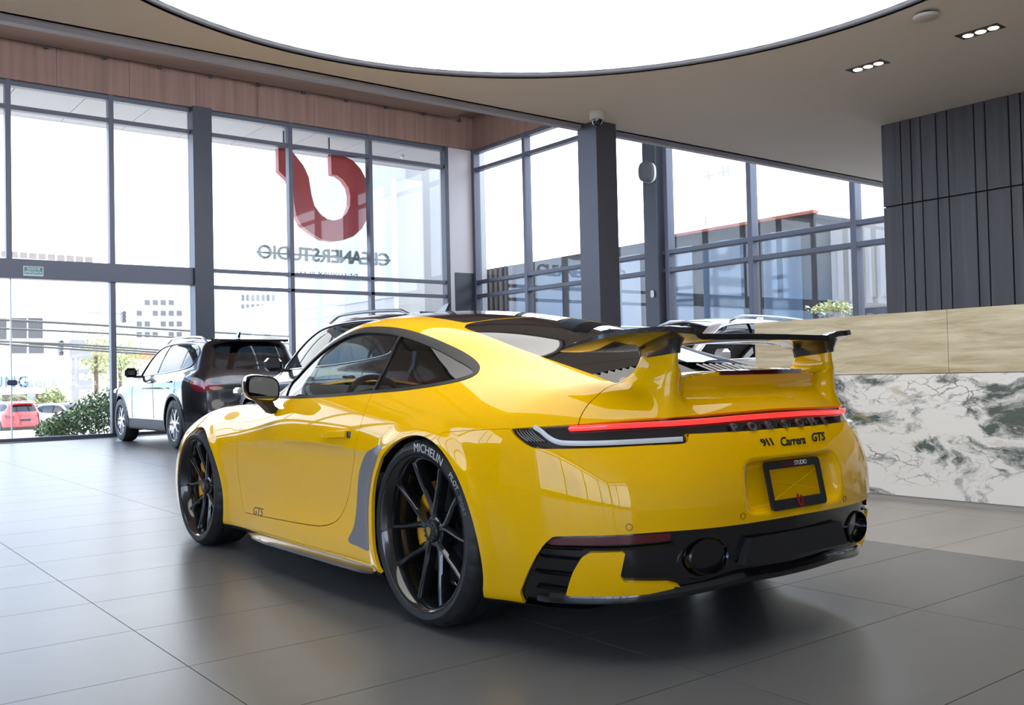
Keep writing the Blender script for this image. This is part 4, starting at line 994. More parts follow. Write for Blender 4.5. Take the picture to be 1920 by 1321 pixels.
# cabin: inner shell, dash, wheel, seats
def car_Fi(P): return car_F(P)+.028
IN = half_body(car_Fi, lambda a, b, c: car_grid(a, b, c)+.028, (-1.2, 3.6), 1.02, (.05, 1.38), .035, 2)
def fa2(V):
    d = np.minimum(np.hypot(V[:, 0], V[:, 2]-.358)-.40, np.hypot(V[:, 0]-2.45, V[:, 2]-.34)-.38); return np.where(V[:, 1] > .5, d, 1.)
IN = IN.cut(fa2(IN.V))[1]
IN = IN.cut(side_sd(IN.V, DLO, .8)+.012)[1]
IN = IN.cut(top_sd(IN.V, WSHIELD)+.03)[1]
IN = IN.cut(np.where((IN.V[:, 0] < -.85) & (IN.V[:, 2] < .66) & (IN.V[:, 2] > .44) & (IN.V[:, 1] < .34), -1., 1.))[1]
both(IN).obj('inner_shell', CABIN, car)
m_ = MB(); xs_ = np.linspace(1.35, 1.98, 8)
m_.loft([[(x_, -.72, .62), (x_, -.66, .845+.04*math.sin((x_-1.3)*2.6)), (x_, -.35, .875+.035*math.sin((x_-1.3)*2.6)), (x_, 0, .88+.03*math.sin((x_-1.3)*2.6)), (x_, .35, .895+.03*math.sin((x_-1.3)*2.6)), (x_, .66, .845+.04*math.sin((x_-1.3)*2.6)), (x_, .72, .62)] for x_ in xs_]).build('dashboard', CABIN, car, angle=60)
MB().tube([(1.26+.06*math.sin(t), .36+.18*math.cos(t), .79+.17*math.sin(t)) for t in np.linspace(0, 2*math.pi, 33)[:-1]], .016, 8, closed=True).build('steering_wheel', CABIN, car, smooth=True)
for sg in (1, -1):
    m_ = MB(); m_.bbox((.62, sg*.36-.25, .32), (1.15, sg*.36+.25, .48), .05)
    m_.loft([[(x_, sg*.36-w_, z_), (x_-.11, sg*.36-w_*.9, z_), (x_-.11, sg*.36+w_*.9, z_), (x_, sg*.36+w_, z_)] for x_, z_, w_ in ((.66, .40, .24), (.58, .65, .25), (.50, .85, .20), (.47, .93, .12), (.455, 1.02, .13), (.45, 1.08, .09))]); m_.build('seat', CABIN, car, angle=50)
MB().bbox((1.42, -.11, 1.10), (1.46, .11, 1.165), .012).build('interior_mirror', CABIN, car)
# ------------------------------------------------------------------ the other cars in the hall
S_Yb = Tab([-.95, -.6, 0, .8, 1.6, 2.68, 3.2, 3.6], [.18, .35, .6, .8, 1.0, 1.15], [
 [.76, .80, .84, .85, .83, .80], [.84, .87, .90, .905, .89, .86], [.88, .905, .92, .92, .90, .865], [.875, .89, .895, .90, .885, .85],
 [.875, .89, .895, .90, .88, .84], [.88, .905, .92, .91, .87, .80], [.83, .86, .87, .86, .81, .72], [.70, .74, .75, .73, .66, .56]])
S_Xr = Tab([0, .4, .65, .8, .9], [.2, .45, .7, .95, 1.2, 1.6], [[-.86, -.95, -.93, -.90, -.80, -.62], [-.85, -.94, -.92, -.89, -.79, -.60], [-.80, -.89, -.87, -.84, -.73, -.54], [-.68, -.76, -.75, -.72, -.61, -.42], [-.5, -.55, -.55, -.5, -.4, -.2]])
S_Xf = Tab([0, .4, .65, .8, .9], [.2, .5, .8, 1.1], [[3.55, 3.60, 3.58, 3.40], [3.53, 3.58, 3.55, 3.37], [3.42, 3.48, 3.44, 3.25], [3.25, 3.3, 3.26, 3.05], [2.95, 3.0, 2.95, 2.7]])
S_Zb = Tab([-1, 0, 1, 1.7, 2.1, 2.7, 3.2, 3.6], [0, .4, .7, .9], [[1.12, 1.12, 1.10, 1.06], [1.12, 1.12, 1.10, 1.06], [1.10, 1.10, 1.07, 1.02], [1.09, 1.09, 1.06, 1.0], [1.07, 1.07, 1.04, .98], [1.02, 1.02, .99, .92], [.95, .95, .92, .85], [.80, .80, .78, .72]])
S_Zc = crv([-1.0, -.75, -.4, 0, .6, 1.1, 1.5, 1.8, 2.1, 2.4], [1.50, 1.56, 1.61, 1.635, 1.65, 1.63, 1.54, 1.39, 1.20, 1.0])
S_Yg = Tab([-.9, -.4, .4, 1.2, 1.8, 2.3], [1.0, 1.2, 1.4, 1.6], [[.78, .70, .61, .50], [.84, .77, .69, .585], [.865, .80, .72, .615], [.86, .795, .715, .605], [.82, .74, .65, .54], [.76, .66, .55, .42]])
def suv_field(x, y, z, yb, xr, xf, zb, zc, yg):
    ra = np.sqrt(x*x+(z-.36)**2); rb = np.sqrt((x-2.68)**2+(z-.36)**2)
    fs = y-yb-.014*_st((.47-ra)/.04)-.014*_st((.47-rb)/.04)
    b = smax(fs, z-zb, .10); g = smax((z-(zc-.05*(y/.6)**2))*.9, (y-yg)*.9, .10)
    F = smin(b, np.maximum(g, .9-z), .05); F = smax(F, (xr-x)*.9, .10); F = smax(F, (x-xf)*.9, .16)
    return smax(F, .22-z, .05)
def suv_F(P):
    x, y, z = P[:, 0], np.abs(P[:, 1]), P[:, 2]
    return suv_field(x, y, z, S_Yb(x, z), S_Xr(y, z), S_Xf(y, z), S_Zb(x, y), S_Zc(x), S_Yg(x, z))
def suv_grid(xs, ys, zs):
    ya = np.abs(ys)
    return suv_field(xs[:, None, None], ya[None, :, None], zs[None, None, :], S_Yb.grid(xs, zs)[:, None, :], S_Xr.grid(ya, zs)[None], S_Xf.grid(ya, zs)[None], S_Zb.grid(xs, ya)[:, :, None], S_Zc(xs)[:, None, None], S_Yg.grid(xs, zs)[:, None, :])
SH = half_body(suv_F, suv_grid, (-1.1, 3.75), 1.05, (.1, 1.75), .032, 2)
def _sa(V):
    d = np.minimum(np.hypot(V[:, 0], V[:, 2]-.36)-.40, np.hypot(V[:, 0]-2.68, V[:, 2]-.36)-.40); return np.where(V[:, 1] > .5, d, 1.)
SH = SH.cut(_sa(SH.V))[1]
SWIN = spl([(1.98, 1.085), (1.78, 1.26), (1.55, 1.41), (1.25, 1.52), (.6, 1.555), (-.1, 1.53), (-.40, 1.46), (-.52, 1.36), (-.46, 1.24), (-.3, 1.17), (.4, 1.115), (1.2, 1.09), (1.6, 1.082)], 4, closed=True)
s_win, SH = SH.cut(side_sd(SH.V, SWIN, 1.0))
SREAR = np.array([(-.2, 1.13), (.56, 1.13), (.60, 1.18), (.52, 1.43), (.46, 1.47), (-.2, 1.49)])
s_rear, SH = SH.cut(np.where(SH.V[:, 0] < -.3, sdf(SH.V[:, 1:], SREAR), 1.))
SFRT = np.array([(1.30, -.2), (1.30, .42), (1.36, .50), (1.7, .60), (2.0, .68), (2.12, .66), (2.20, .4), (2.22, -.2)])
s_frt, SH = SH.cut(top_sd(SH.V, SFRT, 1.05))
STL = spl([(.52, .93), (.80, .97), (.92, 1.0), (.98, .96), (.90, .86), (.80, .82), (.55, .86)], 3, closed=True)
def tl_sd(V): return np.where((V[:, 0] < -.35), sdf(np.c_[V[:, 1]+np.clip(V[:, 0]+.78, 0, .4)*.5, V[:, 2]], STL), 1.)
s_tail, SH = SH.cut(tl_sd(SH.V))
s_clad, SH = SH.cut(SH.V[:, 2]-.40); s_arch, SH = SH.cut(_sa(SH.V)-.045)
SDOOR1 = np.array([(.93, .42), (.93, 1.09), (1.0, 1.5), (1.02, 1.5), (.95, 1.09), (.95, .42)])
CLAD = mat('dark_grey_cladding', (.03, .03, .032), .5); TAILR = mat('red_tail_lens', (.17, .006, .010), .1, 0, 1); TGLASS = glass('tinted_car_glass', (.10, .12, .13), 1.5, .03)
SILV = mat('machined_alloy', (.55, .56, .58), .25, 1)
def suv(label, loc, rz, paint, name='parked_suv', glassm=None):
    t = thing(name, label, 'car', loc, rz, None); gm = glassm or TGLASS
    both(SH).flange(.02).obj('body', paint, t); both(s_clad.plus(s_arch)).obj('cladding', CLAD, t)
    both(s_rear).offset(-.006).obj('rear_window', gm, t); both(s_frt).offset(-.006).obj('windscreen', gm, t)
    for sg in (1, -1):
        f_ = (lambda s: s) if sg > 0 else (lambda s: s.mirror())
        w_ = s_win; xx = w_.V[:, 0]+.25*(w_.V[:, 2]-1.1)
        p1, r_ = w_.cut(.99-xx); xr_ = r_.V[:, 0]+.25*(r_.V[:, 2]-1.1); r_ = r_.cut(xr_-.93)[0]
        xr_ = r_.V[:, 0]+.1*(r_.V[:, 2]-1.1); p2, p3 = r_.cut(.0-xr_); p3 = p3.cut(p3.V[:, 0]+.1*(p3.V[:, 2]-1.1)+.03)[0]
        for p_ in (p1, p2, p3): f_(p_).offset(-.008).obj('side_window', gm, t)
        f_(w_).offset(-.02).flange(.0001).obj('window_seal', GLOSSBLK, t) if False else None
        f_(s_tail).offset(-.004).obj('tail_lamp', TAILR, t)
        # window surround, roof rail, mirror, handles
        P_ = cast(suv_F, np.c_[SWIN[:, 0], np.full(len(SWIN), 1.1), SWIN[:, 1]], (0, -1, 0))*[1, sg, 1]
        MB().tube(P_, .011, 6, closed=True).build('window_trim', CHROME if paint is not BLACKP else GLOSSBLK, t, smooth=True)
        xs_ = np.linspace(1.15, -.55, 18); zz = S_Zc(xs_)-.05+.045*np.clip(np.minimum(np.arange(18), 17-np.arange(18))/2, 0, 1)
        MB().tube(np.c_[xs_, np.full(18, sg*.60), zz], .016, 8).build('roof_rail', mat('satin_rail', (.45, .46, .48), .3, .9), t, smooth=True)
        MB().bbox((1.72, sg*.90, 1.06), (1.86, sg*1.09, 1.21), .04).build('door_mirror', paint, t); MB().bbox((1.76, sg*.80, 1.05), (1.82, sg*.95, 1.09), .01).build('mirror_arm', GLOSSBLK, t)
        for x_ in (.18, 1.12): 
            y_ = cast(suv_F, [(x_, 1.1, .98)], (0, -1, 0))[0][1]; MB().bbox((x_-.10, sg*(y_-.01), .965), (x_+.10, sg*(y_+.025), .99), .008).build('door_handle', paint, t)
        for x_ in (.97, -.08, 2.02):
            zz = np.linspace(.42, 1.06, 14); q = cast(suv_F, np.c_[np.full(14, x_)-.0*zz, np.full(14, 1.1), zz], (0, -1, 0))*[1, sg, 1]; MB().tube(q, .0035, 5).build('door_seam', CABIN, t)
        MB().bbox((3.30, sg*.45, .78), (3.50, sg*.80, .88), .03).build('headlamp', mat('headlamp_lens', (.35, .36, .37), .05, .2, 1), t)
        for x_ in (0, 2.68):
            wm = suv_wheel.copy(); COL.objects.link(wm); wm.parent = t; wm.location = (x_, sg*.80, .36); wm.rotation_euler = (0, 0, 0 if sg > 0 else math.pi); wm.hide_render = False
            for ch in suv_wheel.children: cc = ch.copy(); COL.objects.link(cc); cc.parent = wm
            m_ = MB(); ts = np.linspace(math.radians(-25), math.radians(205), 24)
            m_.loft([[(x_+.405*math.cos(a)*k, sg*y_, .36+.405*math.sin(a)*k) for y_, k in ((.87, 1.0), (.55, 1.0), (.55, 0.))] for a in ts], closed=False, cap=False).build('wheel_housing', CABIN, t)
    m_ = MB(); m_.loft([[(-.62, y, z) for y, z in ((-.56, 1.585), (.56, 1.585), (.56, 1.54), (-.56, 1.54))], [(-.84, y, z) for y, z in ((-.52, 1.565), (.52, 1.565), (.52, 1.53), (-.52, 1.53))]]).build('roof_spoiler', paint, t)
    m_ = MB(); m_.loft([[(-.25, -.02, 1.62), (-.25, .02, 1.62), (-.05, .01, 1.62), (-.05, -.01, 1.62)], [(-.30, -.008, 1.70), (-.30, .008, 1.70), (-.24, .006, 1.70), (-.24, -.006, 1.70)]]).build('antenna_fin', paint, t)
    MB().bbox((-.95, -.26, .66), (-.91, .26, .80), .01).build('plate_panel', CLAD, t)
    MB().tube([(-.78, .26, 1.16), (-.80, -.24, 1.20)], .012, 6).build('wiper', GLOSSBLK, t)
    MB().bbox((3.45, -.55, .50), (3.60, .55, .74), .04).build('grille', CLAD, t)
    MB().box((-.7, -.78, .22), (3.2, .78, .30)).build('underbody', CABIN, t)
    return t
BLACKP = mat('black_car_paint', (.006, .006, .008), .2, 0, 1)
SILVERP = mat('silver_car_paint', (.52, .50, .50), .3, .55, 1); WHITEPT = mat('white_car_paint', (.72, .72, .73), .3, 0, 1)
# one wheel as pattern
_m = MB(); _m.lathe([(.24, .10), (.252, .108), (.25, .09), (.225, .05), (.215, -.08)], 40)
for k in range(5):
    for sd in (1, -1):
        a0 = 2*math.pi*k/5+.3
        rings = []
        for r_, t_ in ((.05, a0+sd*.25), (.12, a0+sd*.13), (.238, a0+sd*.36)):
            c_, s_2 = math.cos(t_), math.sin(t_); rings.append([(r_*c_-s_2*o, yy, r_*s_2+c_*o) for o, yy in ((-.014, .05), (-.010, .088), (.010, .088), (.014, .05))])
        _m.loft(rings)
_m.lathe([(.001, .09), (.05, .09), (.06, .075), (.06, .03)], 24)
suv_wheel = _m.build('wheel', SILV, None, angle=40)
_t = MB().lathe([(.235, .09), (.25, .112), (.30, .118), (.345, .105), (.36, .07), (.36, -.07), (.345, -.105), (.30, -.118), (.24, -.10)], 48).build('tyre', RUBBER, suv_wheel, angle=35)
_d = MB().lathe([(.001, .0), (.22, .0), (.22, -.03)], 32).build('wheel_backing', CABIN, suv_wheel)
suv('glossy black crossover seen from behind beside the glass street front', (10.92, -2.66, 0), 0, BLACKP)
suv('black crossover with chrome window trim hidden behind the yellow coupe', (5.22, -2.58, 0), 0, mat('dark_blue_black_paint', (.010, .012, .016), .2, 0, 1))
suv('silver suv with roof rails parked behind the reception counter end', (5.22, -7.75, 0), math.radians(90), SILVERP)
suv('white suv parked beyond the silver one next to the slate pillar', (7.75, -7.95, 0), math.radians(90), WHITEPT)
# ------------------------------------------------------------------ outside: the sign, the canopy, the street and the neighbours
def at(px, py, ax, val):
    """point on the plane ax=val seen at photo pixel (px,py)"""
    m = np.array(cam.matrix_world)[:3, :3]; d = m@np.array([(px-960)/CAM_F, -(py-660.5)/CAM_F, -1.]); i = 'xyz'.index(ax)
    return CAM_LOC+d*((val-CAM_LOC[i])/d[i])
RED = mat('red_sign_paint', (.36, .035, .035), .4)
lg = [(-5.49, 5.81), (-5.71, 5.84), (-5.87, 5.71), (-6.06, 5.5), (-6.17, 5.26), (-6.23, 4.88), (-6.29, 4.67), (-6.42, 4.51), (-6.58, 4.41), (-6.73, 4.39), (-6.91, 4.44), (-7.06, 4.58), (-7.14, 4.75), (-7.15, 4.97), (-7.11, 5.15), (-6.99, 5.3), (-6.85, 5.38), (-6.71, 5.39), (-6.7, 5.83), (-7.04, 5.82), (-7.24, 5.75), (-7.42, 5.59), (-7.56, 5.36), (-7.64, 5.09), (-7.64, 4.8), (-7.57, 4.5), (-7.42, 4.26), (-7.21, 4.08), (-6.96, 3.98), (-6.72, 3.94), (-6.45, 3.96), (-6.22, 4.07), (-5.99, 4.22), (-5.87, 4.42), (-5.82, 4.7), (-5.8, 4.98), (-5.69, 5.16), (-5.49, 5.33)]
t = thing('sign_emblem', 'big red horseshoe-like emblem hung outside the street front', 'sign', (15.45, -6.6, 3.94))
MB().prism([(y+6.6, z-3.94) for y, z in lg], 0, .16, lambda u, v, h: (h, u, v)).build('emblem', RED, t)
MB().tube([(.08, -.1, 1.85), (.08, -.1, 2.27)], .02, 8).tube([(.08, .95, 1.85), (.08, .95, 2.27)], .02, 8).build('hanger', FRAMED, t)
t = thing('sign_letters', 'grey metal shop name letters seen from behind below the red emblem', 'sign', (15.42, -6.56, 3.60))
word = 'CLEANERSTUDIO'; x0 = 1.50
LET = mat('grey_metal_letters', (.16, .18, .19), .4, .6)
import bpy as _b2
wid = [.30, .22, .22, .27, .29, .22, .26, .22, .23, .28, .29, .12, .33]; tot = sum(wid); k_ = 3.12/tot; pos = -1.56
for ch, w_ in zip(word, wid):
    me = text_mesh(ch, .40, .03, 'CENTER', 0, 1, .006); c_ = pos+w_*k_/2; pos += w_*k_
    link('letter', warp(me, lambda a, c_=c_: np.c_[a[:, 2]+.05, a[:, 0]*1.02+c_, a[:, 1]]), LET, t)
MB().box((.03, -1.58, -.02), (.05, 1.58, .02)).box((-.2, .92, -.02), (.05, .96, .02)).box((-.2, -.92, -.02), (.05, -.88, .02)).build('mounting_rail', LET, t)
t2 = thing('sign_tagline', 'thin small letters under the shop name, half hidden by the rail', 'sign', (15.42, -6.56, 3.19))
me = text_mesh('DE LUXURY PLAN', .16, .012, 'CENTER', 0, 1.15); link('letters', warp(me, lambda a: np.c_[a[:, 2], a[:, 0], a[:, 1]]), LET, t2)
MB().box((0, -1.2, -.085), (.02, 1.2, -.075)).box((-.2, .93, -.085), (.02, .96, -.06)).box((-.2, -.92, -.085), (.02, -.88, -.06)).build('bar', LET, t2)
# canopy over the pavement
cn = structure(MB().box((XA+.12, YB, 6.32), (17.28, YL, 6.75)).box((17.2, YB, 6.2), (17.28, YL, 6.4)).build('ceiling_canopy', mat('canopy_frame', (.30, .29, .30), .6)))
y_ = YL
while y_ > YB:
    y2 = max(y_-1.16, YB); MB().box((XA+.13, y2+.006, 6.20), (17.20, y_-.006, 6.32)).build('soffit_panel', mat('grey_soffit', (.42, .40, .41), .6), cn); y_ = y2
t = thing('soffit_camera', 'small white camera under the outside canopy', 'camera', (16.1, -8.9, 6.2)); MB().lathe([(.001, 0), (.05, 0), (.05, -.04), (.03, -.09), (.001, -.1)], 16, 'z').build('shell', mat('white_plastic', (.62, .60, .56), .5), t, smooth=True)
# neighbouring wing with pale cladding and glass at the right end of the street front
PALE = mat('pale_render', (.34, .335, .335), .7); WIN = mat('dark_window', (.10, .11, .12), .3); WINB = mat('painted_sky_window', (.10, .14, .20), .06, 0, .6)  # bluish base colour stands in for sky mirrored in the hall panes
nb = thing('side_wing', 'pale clad wing with tall glazing beyond the last bay of the street front', 'building', (18.0, -10.2, -.1))
MB().box((0, -2.5, 0), (7.0, .05, 7.6)).build('wall', PALE, nb)
for a, b in ((.25, 1.9), (2.0, 3.9)):
    MB().box((a, .05, 3.2), (b, .08, 5.9)).build('window', mat('pale_reflecting_glass', (.20, .22, .25), .05, .0, 1), nb)
MB().box((-.02, -.45, 0), (.2, .35, 6.2)).build('column', mat('white_column', (.50, .50, .49), .6), nb)
MB().box((1.92, .04, 0), (1.98, .1, 7)).build('joint', WIN, nb)
# street
ST = mat('sunlit_asphalt', (.42, .41, .40), .9)
structure(MB().add([(15.25, -60, -.12), (15.25, 60, -.12), (24, 60, -.16), (24, -60, -.16), (60, 60, -1.9), (60, -60, -1.9), (220, 60, -2.2), (220, -60, -2.2)], [(0, 3, 2, 1), (3, 5, 4, 2), (5, 7, 6, 4)]).build('ground', ST))
structure(MB().box((-40, -90, -.3), (15.24, YB-.13, -.12)).build('ground_side', ST)); structure(MB().box((-40, YL+.13, -.3), (15.24, 60, -.12)).build('ground_left', ST))
def zone(p): return at(*p, 'x', 60)
def block(name, label, x, px0, py0, px1, py1, depth, wins, base=-2.2, col=PALE, wm=None):
    a, b = at(px0, py0, 'x', x), at(px1, py1, 'x', x); y0, y1 = min(a[1], b[1]), max(a[1], b[1]); zt = max(a[2], b[2])
    t = thing(name, label, 'building', (x, (y0+y1)/2, base))
    MB().box((0, -(y1-y0)/2, 0), (depth, (y1-y0)/2, zt-base)).build('wall', col, t)
    for (q0, r0, q1, r1) in wins:
        p, q = at(q0, r0, 'x', x), at(q1, r1, 'x', x)
        MB().box((-.06, p[1]-(y0+y1)/2, min(p[2], q[2])-base), (.02, q[1]-(y0+y1)/2, max(p[2], q[2])-base)).build('window', wm or WIN, t)
    return t
WHITEW = mat('white_wall', (.80, .79, .78), .8); GREYW = mat('grey_windows', (.10, .10, .105), .5); BROWNW = mat('brown_windows', (.12, .085, .075), .5)
t = block('shop_building', 'white two-storey shop building with striped awning across the street', 60, -140, 500, 130, 800, 18, [(22, 596, 50, 634), (53, 596, 80, 634), (22, 645, 50, 662), (54, 645, 82, 662), (-30, 596, 12, 636)], -2.1, WHITEW, GREYW)
MB().box((-.1, -3, 0), (.3, 5, 2.6)).build('shop_front', BROWNW, t); 
for yy in (-2.95, -1.6, .2): MB().box((-.35, yy-.22, 0), (.0, yy+.22, 2.65)).build('column', mat('bluish_column', (.35, .38, .45), .5), t)
for k in range(16):
    p = at(20+k*6, 552, 'x', 59.2); q = at(24+k*6.5, 588, 'x', 57.8); w_ = .13
    o_ = np.array(t.location); P0, P1 = p-o_, q-o_
    MB().add([(P0[0], P0[1]-w_, P0[2]), (P0[0], P0[1]+w_, P0[2]), (P1[0], P1[1]+w_, P1[2]), (P1[0], P1[1]-w_, P1[2])], [(0, 1, 2, 3), (3, 2, 1, 0)]).build('awning_stripe', mat('awning_white', (.75, .76, .74), .7) if k % 2 else mat('awning_grey', (.34, .38, .36), .7), t)
for tx_, px_, sz, cm in (('Hisense', 72, .95, mat('grey_print', (.30, .31, .31), .5)), ('SUNG', 12, .95, mat('blue_print', (.08, .20, .50), .5))):
    p = at(px_, 717, 'x', 59.9); me = text_mesh(tx_, sz, .03, 'CENTER', 0, 1.1); o_ = np.array(t.location); link('shop_lettering', warp(me, lambda a: np.c_[p[0]-o_[0]-a[:, 2]-.05, p[1]-o_[1]-a[:, 0]*.9, p[2]-o_[2]+a[:, 1]]), cm, t)
wn = [(k*17.5+2, 470+k*1.2, k*17.5+16, 482+k*1.2) for k in range(-6, 10)]+[(k*17.5+2, 486+k*1.2, k*17.5+16, 495+k*1.2) for k in range(-6, 10)]
block('apartment_block', 'long pale apartment block with rows of brown windows above the door header', 120, -180, 463, 165, 560, 20, wn, -2.2, WHITEW, BROWNW)
wn = []
for r_ in range(4):
    for c_ in range(6):
        if (r_*7+c_*3) % 5: wn.append((256+c_*15, 562+r_*20, 266+c_*15, 572+r_*20))
block('flat_block', 'white block of flats behind the black crossover roof', 140, 228, 545, 352, 660, 25, wn, -2.2, WHITEW, GREYW)
wn = [(452+c_*9.5, 552+r_*18, 458+c_*9.5, 564+r_*18) for r_ in range(6) for c_ in range(7)]
block('tower_block', 'white tower block with grey balconies behind the second crossover', 130, 430, 537, 545, 680, 22, wn, -2.2, WHITEW, GREYW)
block('low_house', 'low white house with an orange tiled roof down the street', 90, 150, 652, 420, 720, 14, [(172, 690, 200, 700), (235, 690, 260, 702), (100+200, 695, 330, 705)], -2.2, WHITEW, GREYW)
t = thing('tiled_roof', 'orange tiled roof strip on the low white house', 'roof', (89, -18, 4.0)); p = at(170, 660, 'x', 88); q = at(300, 672, 'x', 88)
o_ = np.array(t.location); MB().box((p[0]-o_[0], q[1]-o_[1], q[2]-o_[2]), (p[0]-o_[0]+2, p[1]-o_[1], p[2]-o_[2])).build('tiles', mat('orange_tiles', (.50, .22, .10), .8), t)
block('white_house', 'plain white house across the street behind the wires', 75, 560, 560, 700, 700, 14, [(592, 575, 610, 583), (640, 575, 655, 585)], -2.2, WHITEW, GREYW)
# poles, wires, traffic lights
t = thing('utility_pole', 'concrete utility pole with crossarms and transformers in the street', 'pole', (46, at(141, 700, 'x', 46)[1], -1.3)); top = at(141, 590, 'x', 46)[2]+1.3
MB().tube([(0, 0, 0), (0, 0, top)], [.20, .13], 10).build('post', mat('weathered_concrete', (.32, .30, .29), .9), t, smooth=True)
for k, (py, w_) in enumerate(((645, .45), (672, .7), (700, .6), (730, .75))):
    z_ = at(141, py, 'x', 46)[2]+1.3; MB().box((-.15, -w_, z_), (.15, .2, z_+(.45 if k % 2 else .2))).build('equipment_box' if k % 2 else 'crossarm', mat('grey_equipment', (.28, .27, .28), .7), t)
def cable(px, py, x=44):
    return [at(a, b, 'x', x) for a, b in zip(px, py)]
CW = mat('black_cable', (.05, .05, .05), .6)
for k, (a, b, c) in enumerate(((598, 607, 620), (640, 646, 660), (642, 655, 668), (636, 650, 664), (615, 622, 634))):
    xc = 42+.8*k; pts = spl([at(-60, a-2, 'x', xc), at(150, b, 'x', xc), at(360, c, 'x', xc), at(560, c+11, 'x', xc), at(760, c+18, 'x', xc)], 8)
    tag(MB().tube(pts, .05 if k else .06, 5).build('overhead_cable', CW, smooth=True), ('topmost', 'second', 'lowest', 'fourth', 'thin upper')[k]+' black overhead cable across the street', 'cable', 'street cables')
for nm, px, py0, py1, lab in (('traffic_light', 113.5, 637, 667, 'dark traffic light hanging over the street left of the pole'), ('traffic_light', 231, 583, 605, 'dark traffic light hanging over the street right of the mullion')):
    p, q = at(px, py0, 'x', 46), at(px, py1, 'x', 46); t = thing(nm, lab, 'traffic light', (46, p[1], q[2])); yp = at(141, 700, 'x', 46)[1]-p[1]; MB().tube([(0, 0, (p[2]-q[2])*.8), (0, yp-.13*np.sign(yp), (p[2]-q[2])*.8)], .03, 6).build('arm', mat('grey_housing', (.22, .21, .23), .6), t); h_ = p[2]-q[2]
    MB().bbox((-.15, -.12, 0), (.15, .12, h_), .06).build('housing', mat('grey_housing', (.22, .21, .23), .6), t)
    for k in range(3): MB().lathe([(.001, -.16), (.07, -.16), (.09, -.2), (.09, -.15)], 12, 'x', c=(0, 0, h_*(k+.5)/3)).build('lens', mat('dark_lens', (.08, .08, .08), .3), t)
# planting
rng = np.random.default_rng(5)
def foliage(n, f, size, name, material, parent):
    V = []; F = []
    for i in range(n):
        c = f(); d = rng.normal(size=3); d /= np.linalg.norm(d); a = np.cross(d, rng.normal(size=3)); a /= np.linalg.norm(a); s = size*rng.uniform(.6, 1.3)
        k = len(V); V += [c-d*s, c+a*s*.4, c+d*s, c-a*s*.4]; F.append((k, k+1, k+2, k+3))
    return mobj(name, np.array(V), F, material, parent)
def leaf_mat(nm, c): return mat(nm, c, .6)
GREEN = leaf_mat('hedge_leaves', (.075, .125, .055)); GREEN2 = leaf_mat('pale_leaves', (.30, .33, .16))
t = thing('hedge', 'rough green hedge along the pavement outside the glass', 'hedge', (17.6, -2.0, -.12))
def hp():
    u = rng.uniform(-1, 1); h = .95*(1-.62*max(0, (u+.15))) ; v = rng.uniform(0, 1)**.6
    return np.array([rng.uniform(-.45, .45), .95*u-.25, v*h*rng.uniform(.7, 1.08)])
foliage(3600, hp, .055, 'leaves', GREEN, t)
for k in range(9): y_ = -.95+k*.2; MB().tube([(0, y_, 0), (rng.uniform(-.2, .2), y_+rng.uniform(-.15, .15), .55)], .012, 5).build('stem', mat('bark', (.12, .08, .06), .9), t)
def palm(name, lab, loc, h, n, L, col):
    t = thing(name, lab, 'palm', loc); MB().tube([(0, 0, 0), (.02, 0, h)], [.06, .05], 8).build('trunk', mat('bark', (.12, .08, .06), .9), t)
    for k in range(n):
        a = 2*math.pi*k/n+rng.uniform(-.2, .2); m_ = MB(); el = rng.uniform(.2, .9)
        for s_ in np.linspace(.1, 1, 14):
            c = np.array([math.cos(a)*L*s_, math.sin(a)*L*s_, h+L*(el*s_-1.0*s_*s_)]); sd = np.array([-math.sin(a), math.cos(a), 0])
            for g_ in (1, -1):
                tip = c+sd*g_*L*.34*(1.1-s_*.7)+np.array([math.cos(a), math.sin(a), -.55])*L*.14; m_.add([c, c+np.array([math.cos(a), math.sin(a), 0])*L*.05, tip], [(0, 1, 2), (2, 1, 0)])
        m_.build('frond', col, t)
    return t
p = at(12, 800, 'x', 56.5); palm('street_palm', 'small palm in front of the shop across the street', (56.5, p[1], -1.75), 2.0, 11, 1.5, GREEN2)
p = at(1650, 560, 'y', -11.1); palm('garden_palm', 'dark palm fronds outside the side window by the plank wall', (p[0], -11.1, -.12), 1.75, 9, .55, GREEN)
p = at(1560, 590, 'y', -11.2); t = thing('garden_shrub', 'pale green shrub with pinkish stems outside the side window', 'shrub', (p[0], -11.2, -.12))
foliage(500, lambda: np.array([rng.normal()*.16, rng.normal()*.1, 2.08+rng.normal()*.045]), .045, 'leaves', leaf_mat('yellow_green_leaves', (.42, .45, .22)), t)
for k in range(26):
    a = rng.uniform(0, 6.28); r_ = rng.uniform(.05, .24); MB().tube([(0, 0, 0), (r_*.4*math.cos(a), r_*.4*math.sin(a), 1.5), (r_*math.cos(a), r_*math.sin(a)*.6, 2.05)], .006, 4).build('stem', mat('pink_stem', (.40, .22, .18), .7), t)
p = at(195, 690, 'x', 70)
for px_, py_, s_, lab, xt in ((180, 665, 2.6, 'sunlit tree beyond the black crossover bonnet', 70), (225, 672, 2.2, 'pale green tree behind the black crossover', 82), (100, 752, .75, 'bushy tree between the shop and the pole', 58.3)):
    p = at(px_, py_, 'x', xt); t = thing('street_tree', lab, 'tree', (xt, p[1], -2)); hh = p[2]+2
    MB().tube([(0, 0, 0), (0, 0, hh)], .15, 7).build('trunk', mat('bark', (.12, .08, .06), .9), t)
    foliage(1500, lambda s_=s_, hh=hh: np.array([0, 0, hh])+rng.normal(size=3)*s_*.40, .15, 'crown', GREEN2, t)
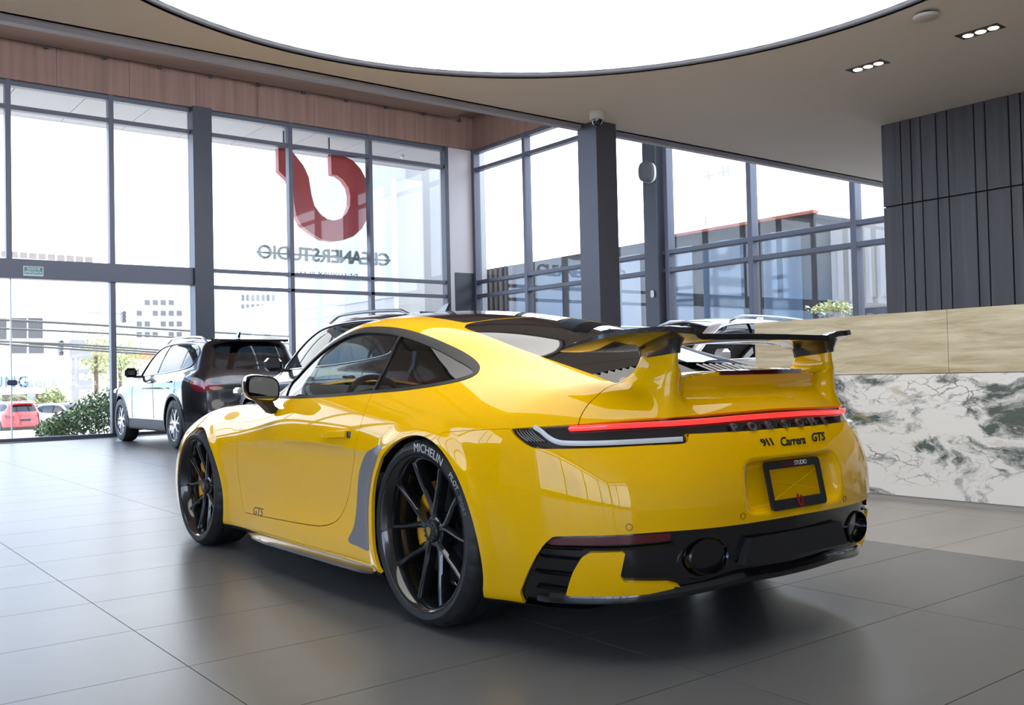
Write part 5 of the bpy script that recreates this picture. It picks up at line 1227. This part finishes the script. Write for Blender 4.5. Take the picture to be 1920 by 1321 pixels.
# cars in the street
REDP = mat('red_car_paint', (.55, .03, .03), .3, 0, 1)
for px_, py_, x_, rz, pm, lab in ((33, 808, 50, 12, REDP, 'red hatchback parked in front of the shop across the street'), (102, 803, 54.5, 205, WHITEPT, 'white car facing the hedge, left of the two across the street'), (166, 799, 57.0, 205, WHITEPT, 'white car facing the hedge, right of the two across the street')):
    p = at(px_, py_, 'x', x_); zg = np.interp(x_, [24, 60], [-.16, -1.9]); suv(lab, (x_, p[1], zg), math.radians(rz), pm, 'street_car')
# side neighbour: dark glass-fronted hall, container, mast
t = thing('neighbour_hall', 'dark framed hall with large reflecting panes outside the side glazing', 'building', (13.2, -13.2, -.12))
DK = mat('dark_cladding', (.035, .034, .038), .6)
MB().box((-5.3, -5, 0), (5.9, 0, 4.1)).build('wall', DK, t)
for a, b in ((-5.0, -4.1), (-3.6, -2.5), (-2.2, -1.5), (-.6, .5), (.8, 1.9), (2.2, 3.2), (3.5, 4.1)):
    for z0, z1 in ((.5, 1.1), (1.45, 3.85)): MB().box((a, 0, z0), (b, .03, z1)).build('pane', WINB, t)
MB().box((-5.35, -.1, 4.1), (-1.0, .08, 4.16)).build('coping', mat('red_coping', (.45, .14, .10), .7), t)
for k in range(7): MB().box((4.25+k*.23, 0, 0), (4.37+k*.23, .06, 4.1)).build('rib', mat('brown_grey_rib', (.09, .08, .08), .6), t)
t = thing('shipping_container', 'white corrugated container outside the side glazing', 'container', (5.5, -13.6, -.12))
MB().box((-3.2, -2.4, 0), (2.3, 0, 3.85)).build('body', mat('white_container', (.40, .385, .375), .6), t)
for k in range(24): MB().box((-3.15+k*.225, 0, 2.4), (-3.05+k*.225, .05, 3.5)).build('rib', mat('white_container', (.40, .385, .375), .6), t)
for a, b in ((-3.0, -1.7), (-1.5, -.2), (.2, 1.9)): MB().box((a, 0, .3), (b, .04, 2.2)).build('pane', mat('grey_pane', (.08, .08, .10), .1, 0, .5), t)
p = at(1345, 420, 'y', -45); t = thing('antenna_mast', 'pale antenna mast with two crossarms far outside the side glazing', 'mast', (p[0], -45, -.12)); zt = at(1338, 280, 'y', -45)[2]
MB().tube([(0, 0, 0), (0, 0, zt)], [.35, .12], 8).build('post', mat('pale_steel', (.62, .62, .62), .6), t)
for py_, w_ in ((322, 1.0), (408, 1.6)):
    z_ = at(1345, py_, 'y', -45)[2]; MB().tube([(-w_, 0, z_), (w_, 0, z_)], .05, 6).build('crossarm', mat('grey_steel', (.25, .25, .26), .5), t)
    for k in (-1, -.6, .6): MB().tube([(k*w_, 0, z_-.3), (k*w_, 0, z_+.35)], .06, 6).build('antenna', mat('grey_steel', (.25, .25, .26), .5), t)
for ch in list(suv_wheel.children): bpy.data.objects.remove(ch, do_unlink=True)
bpy.data.objects.remove(suv_wheel, do_unlink=True)
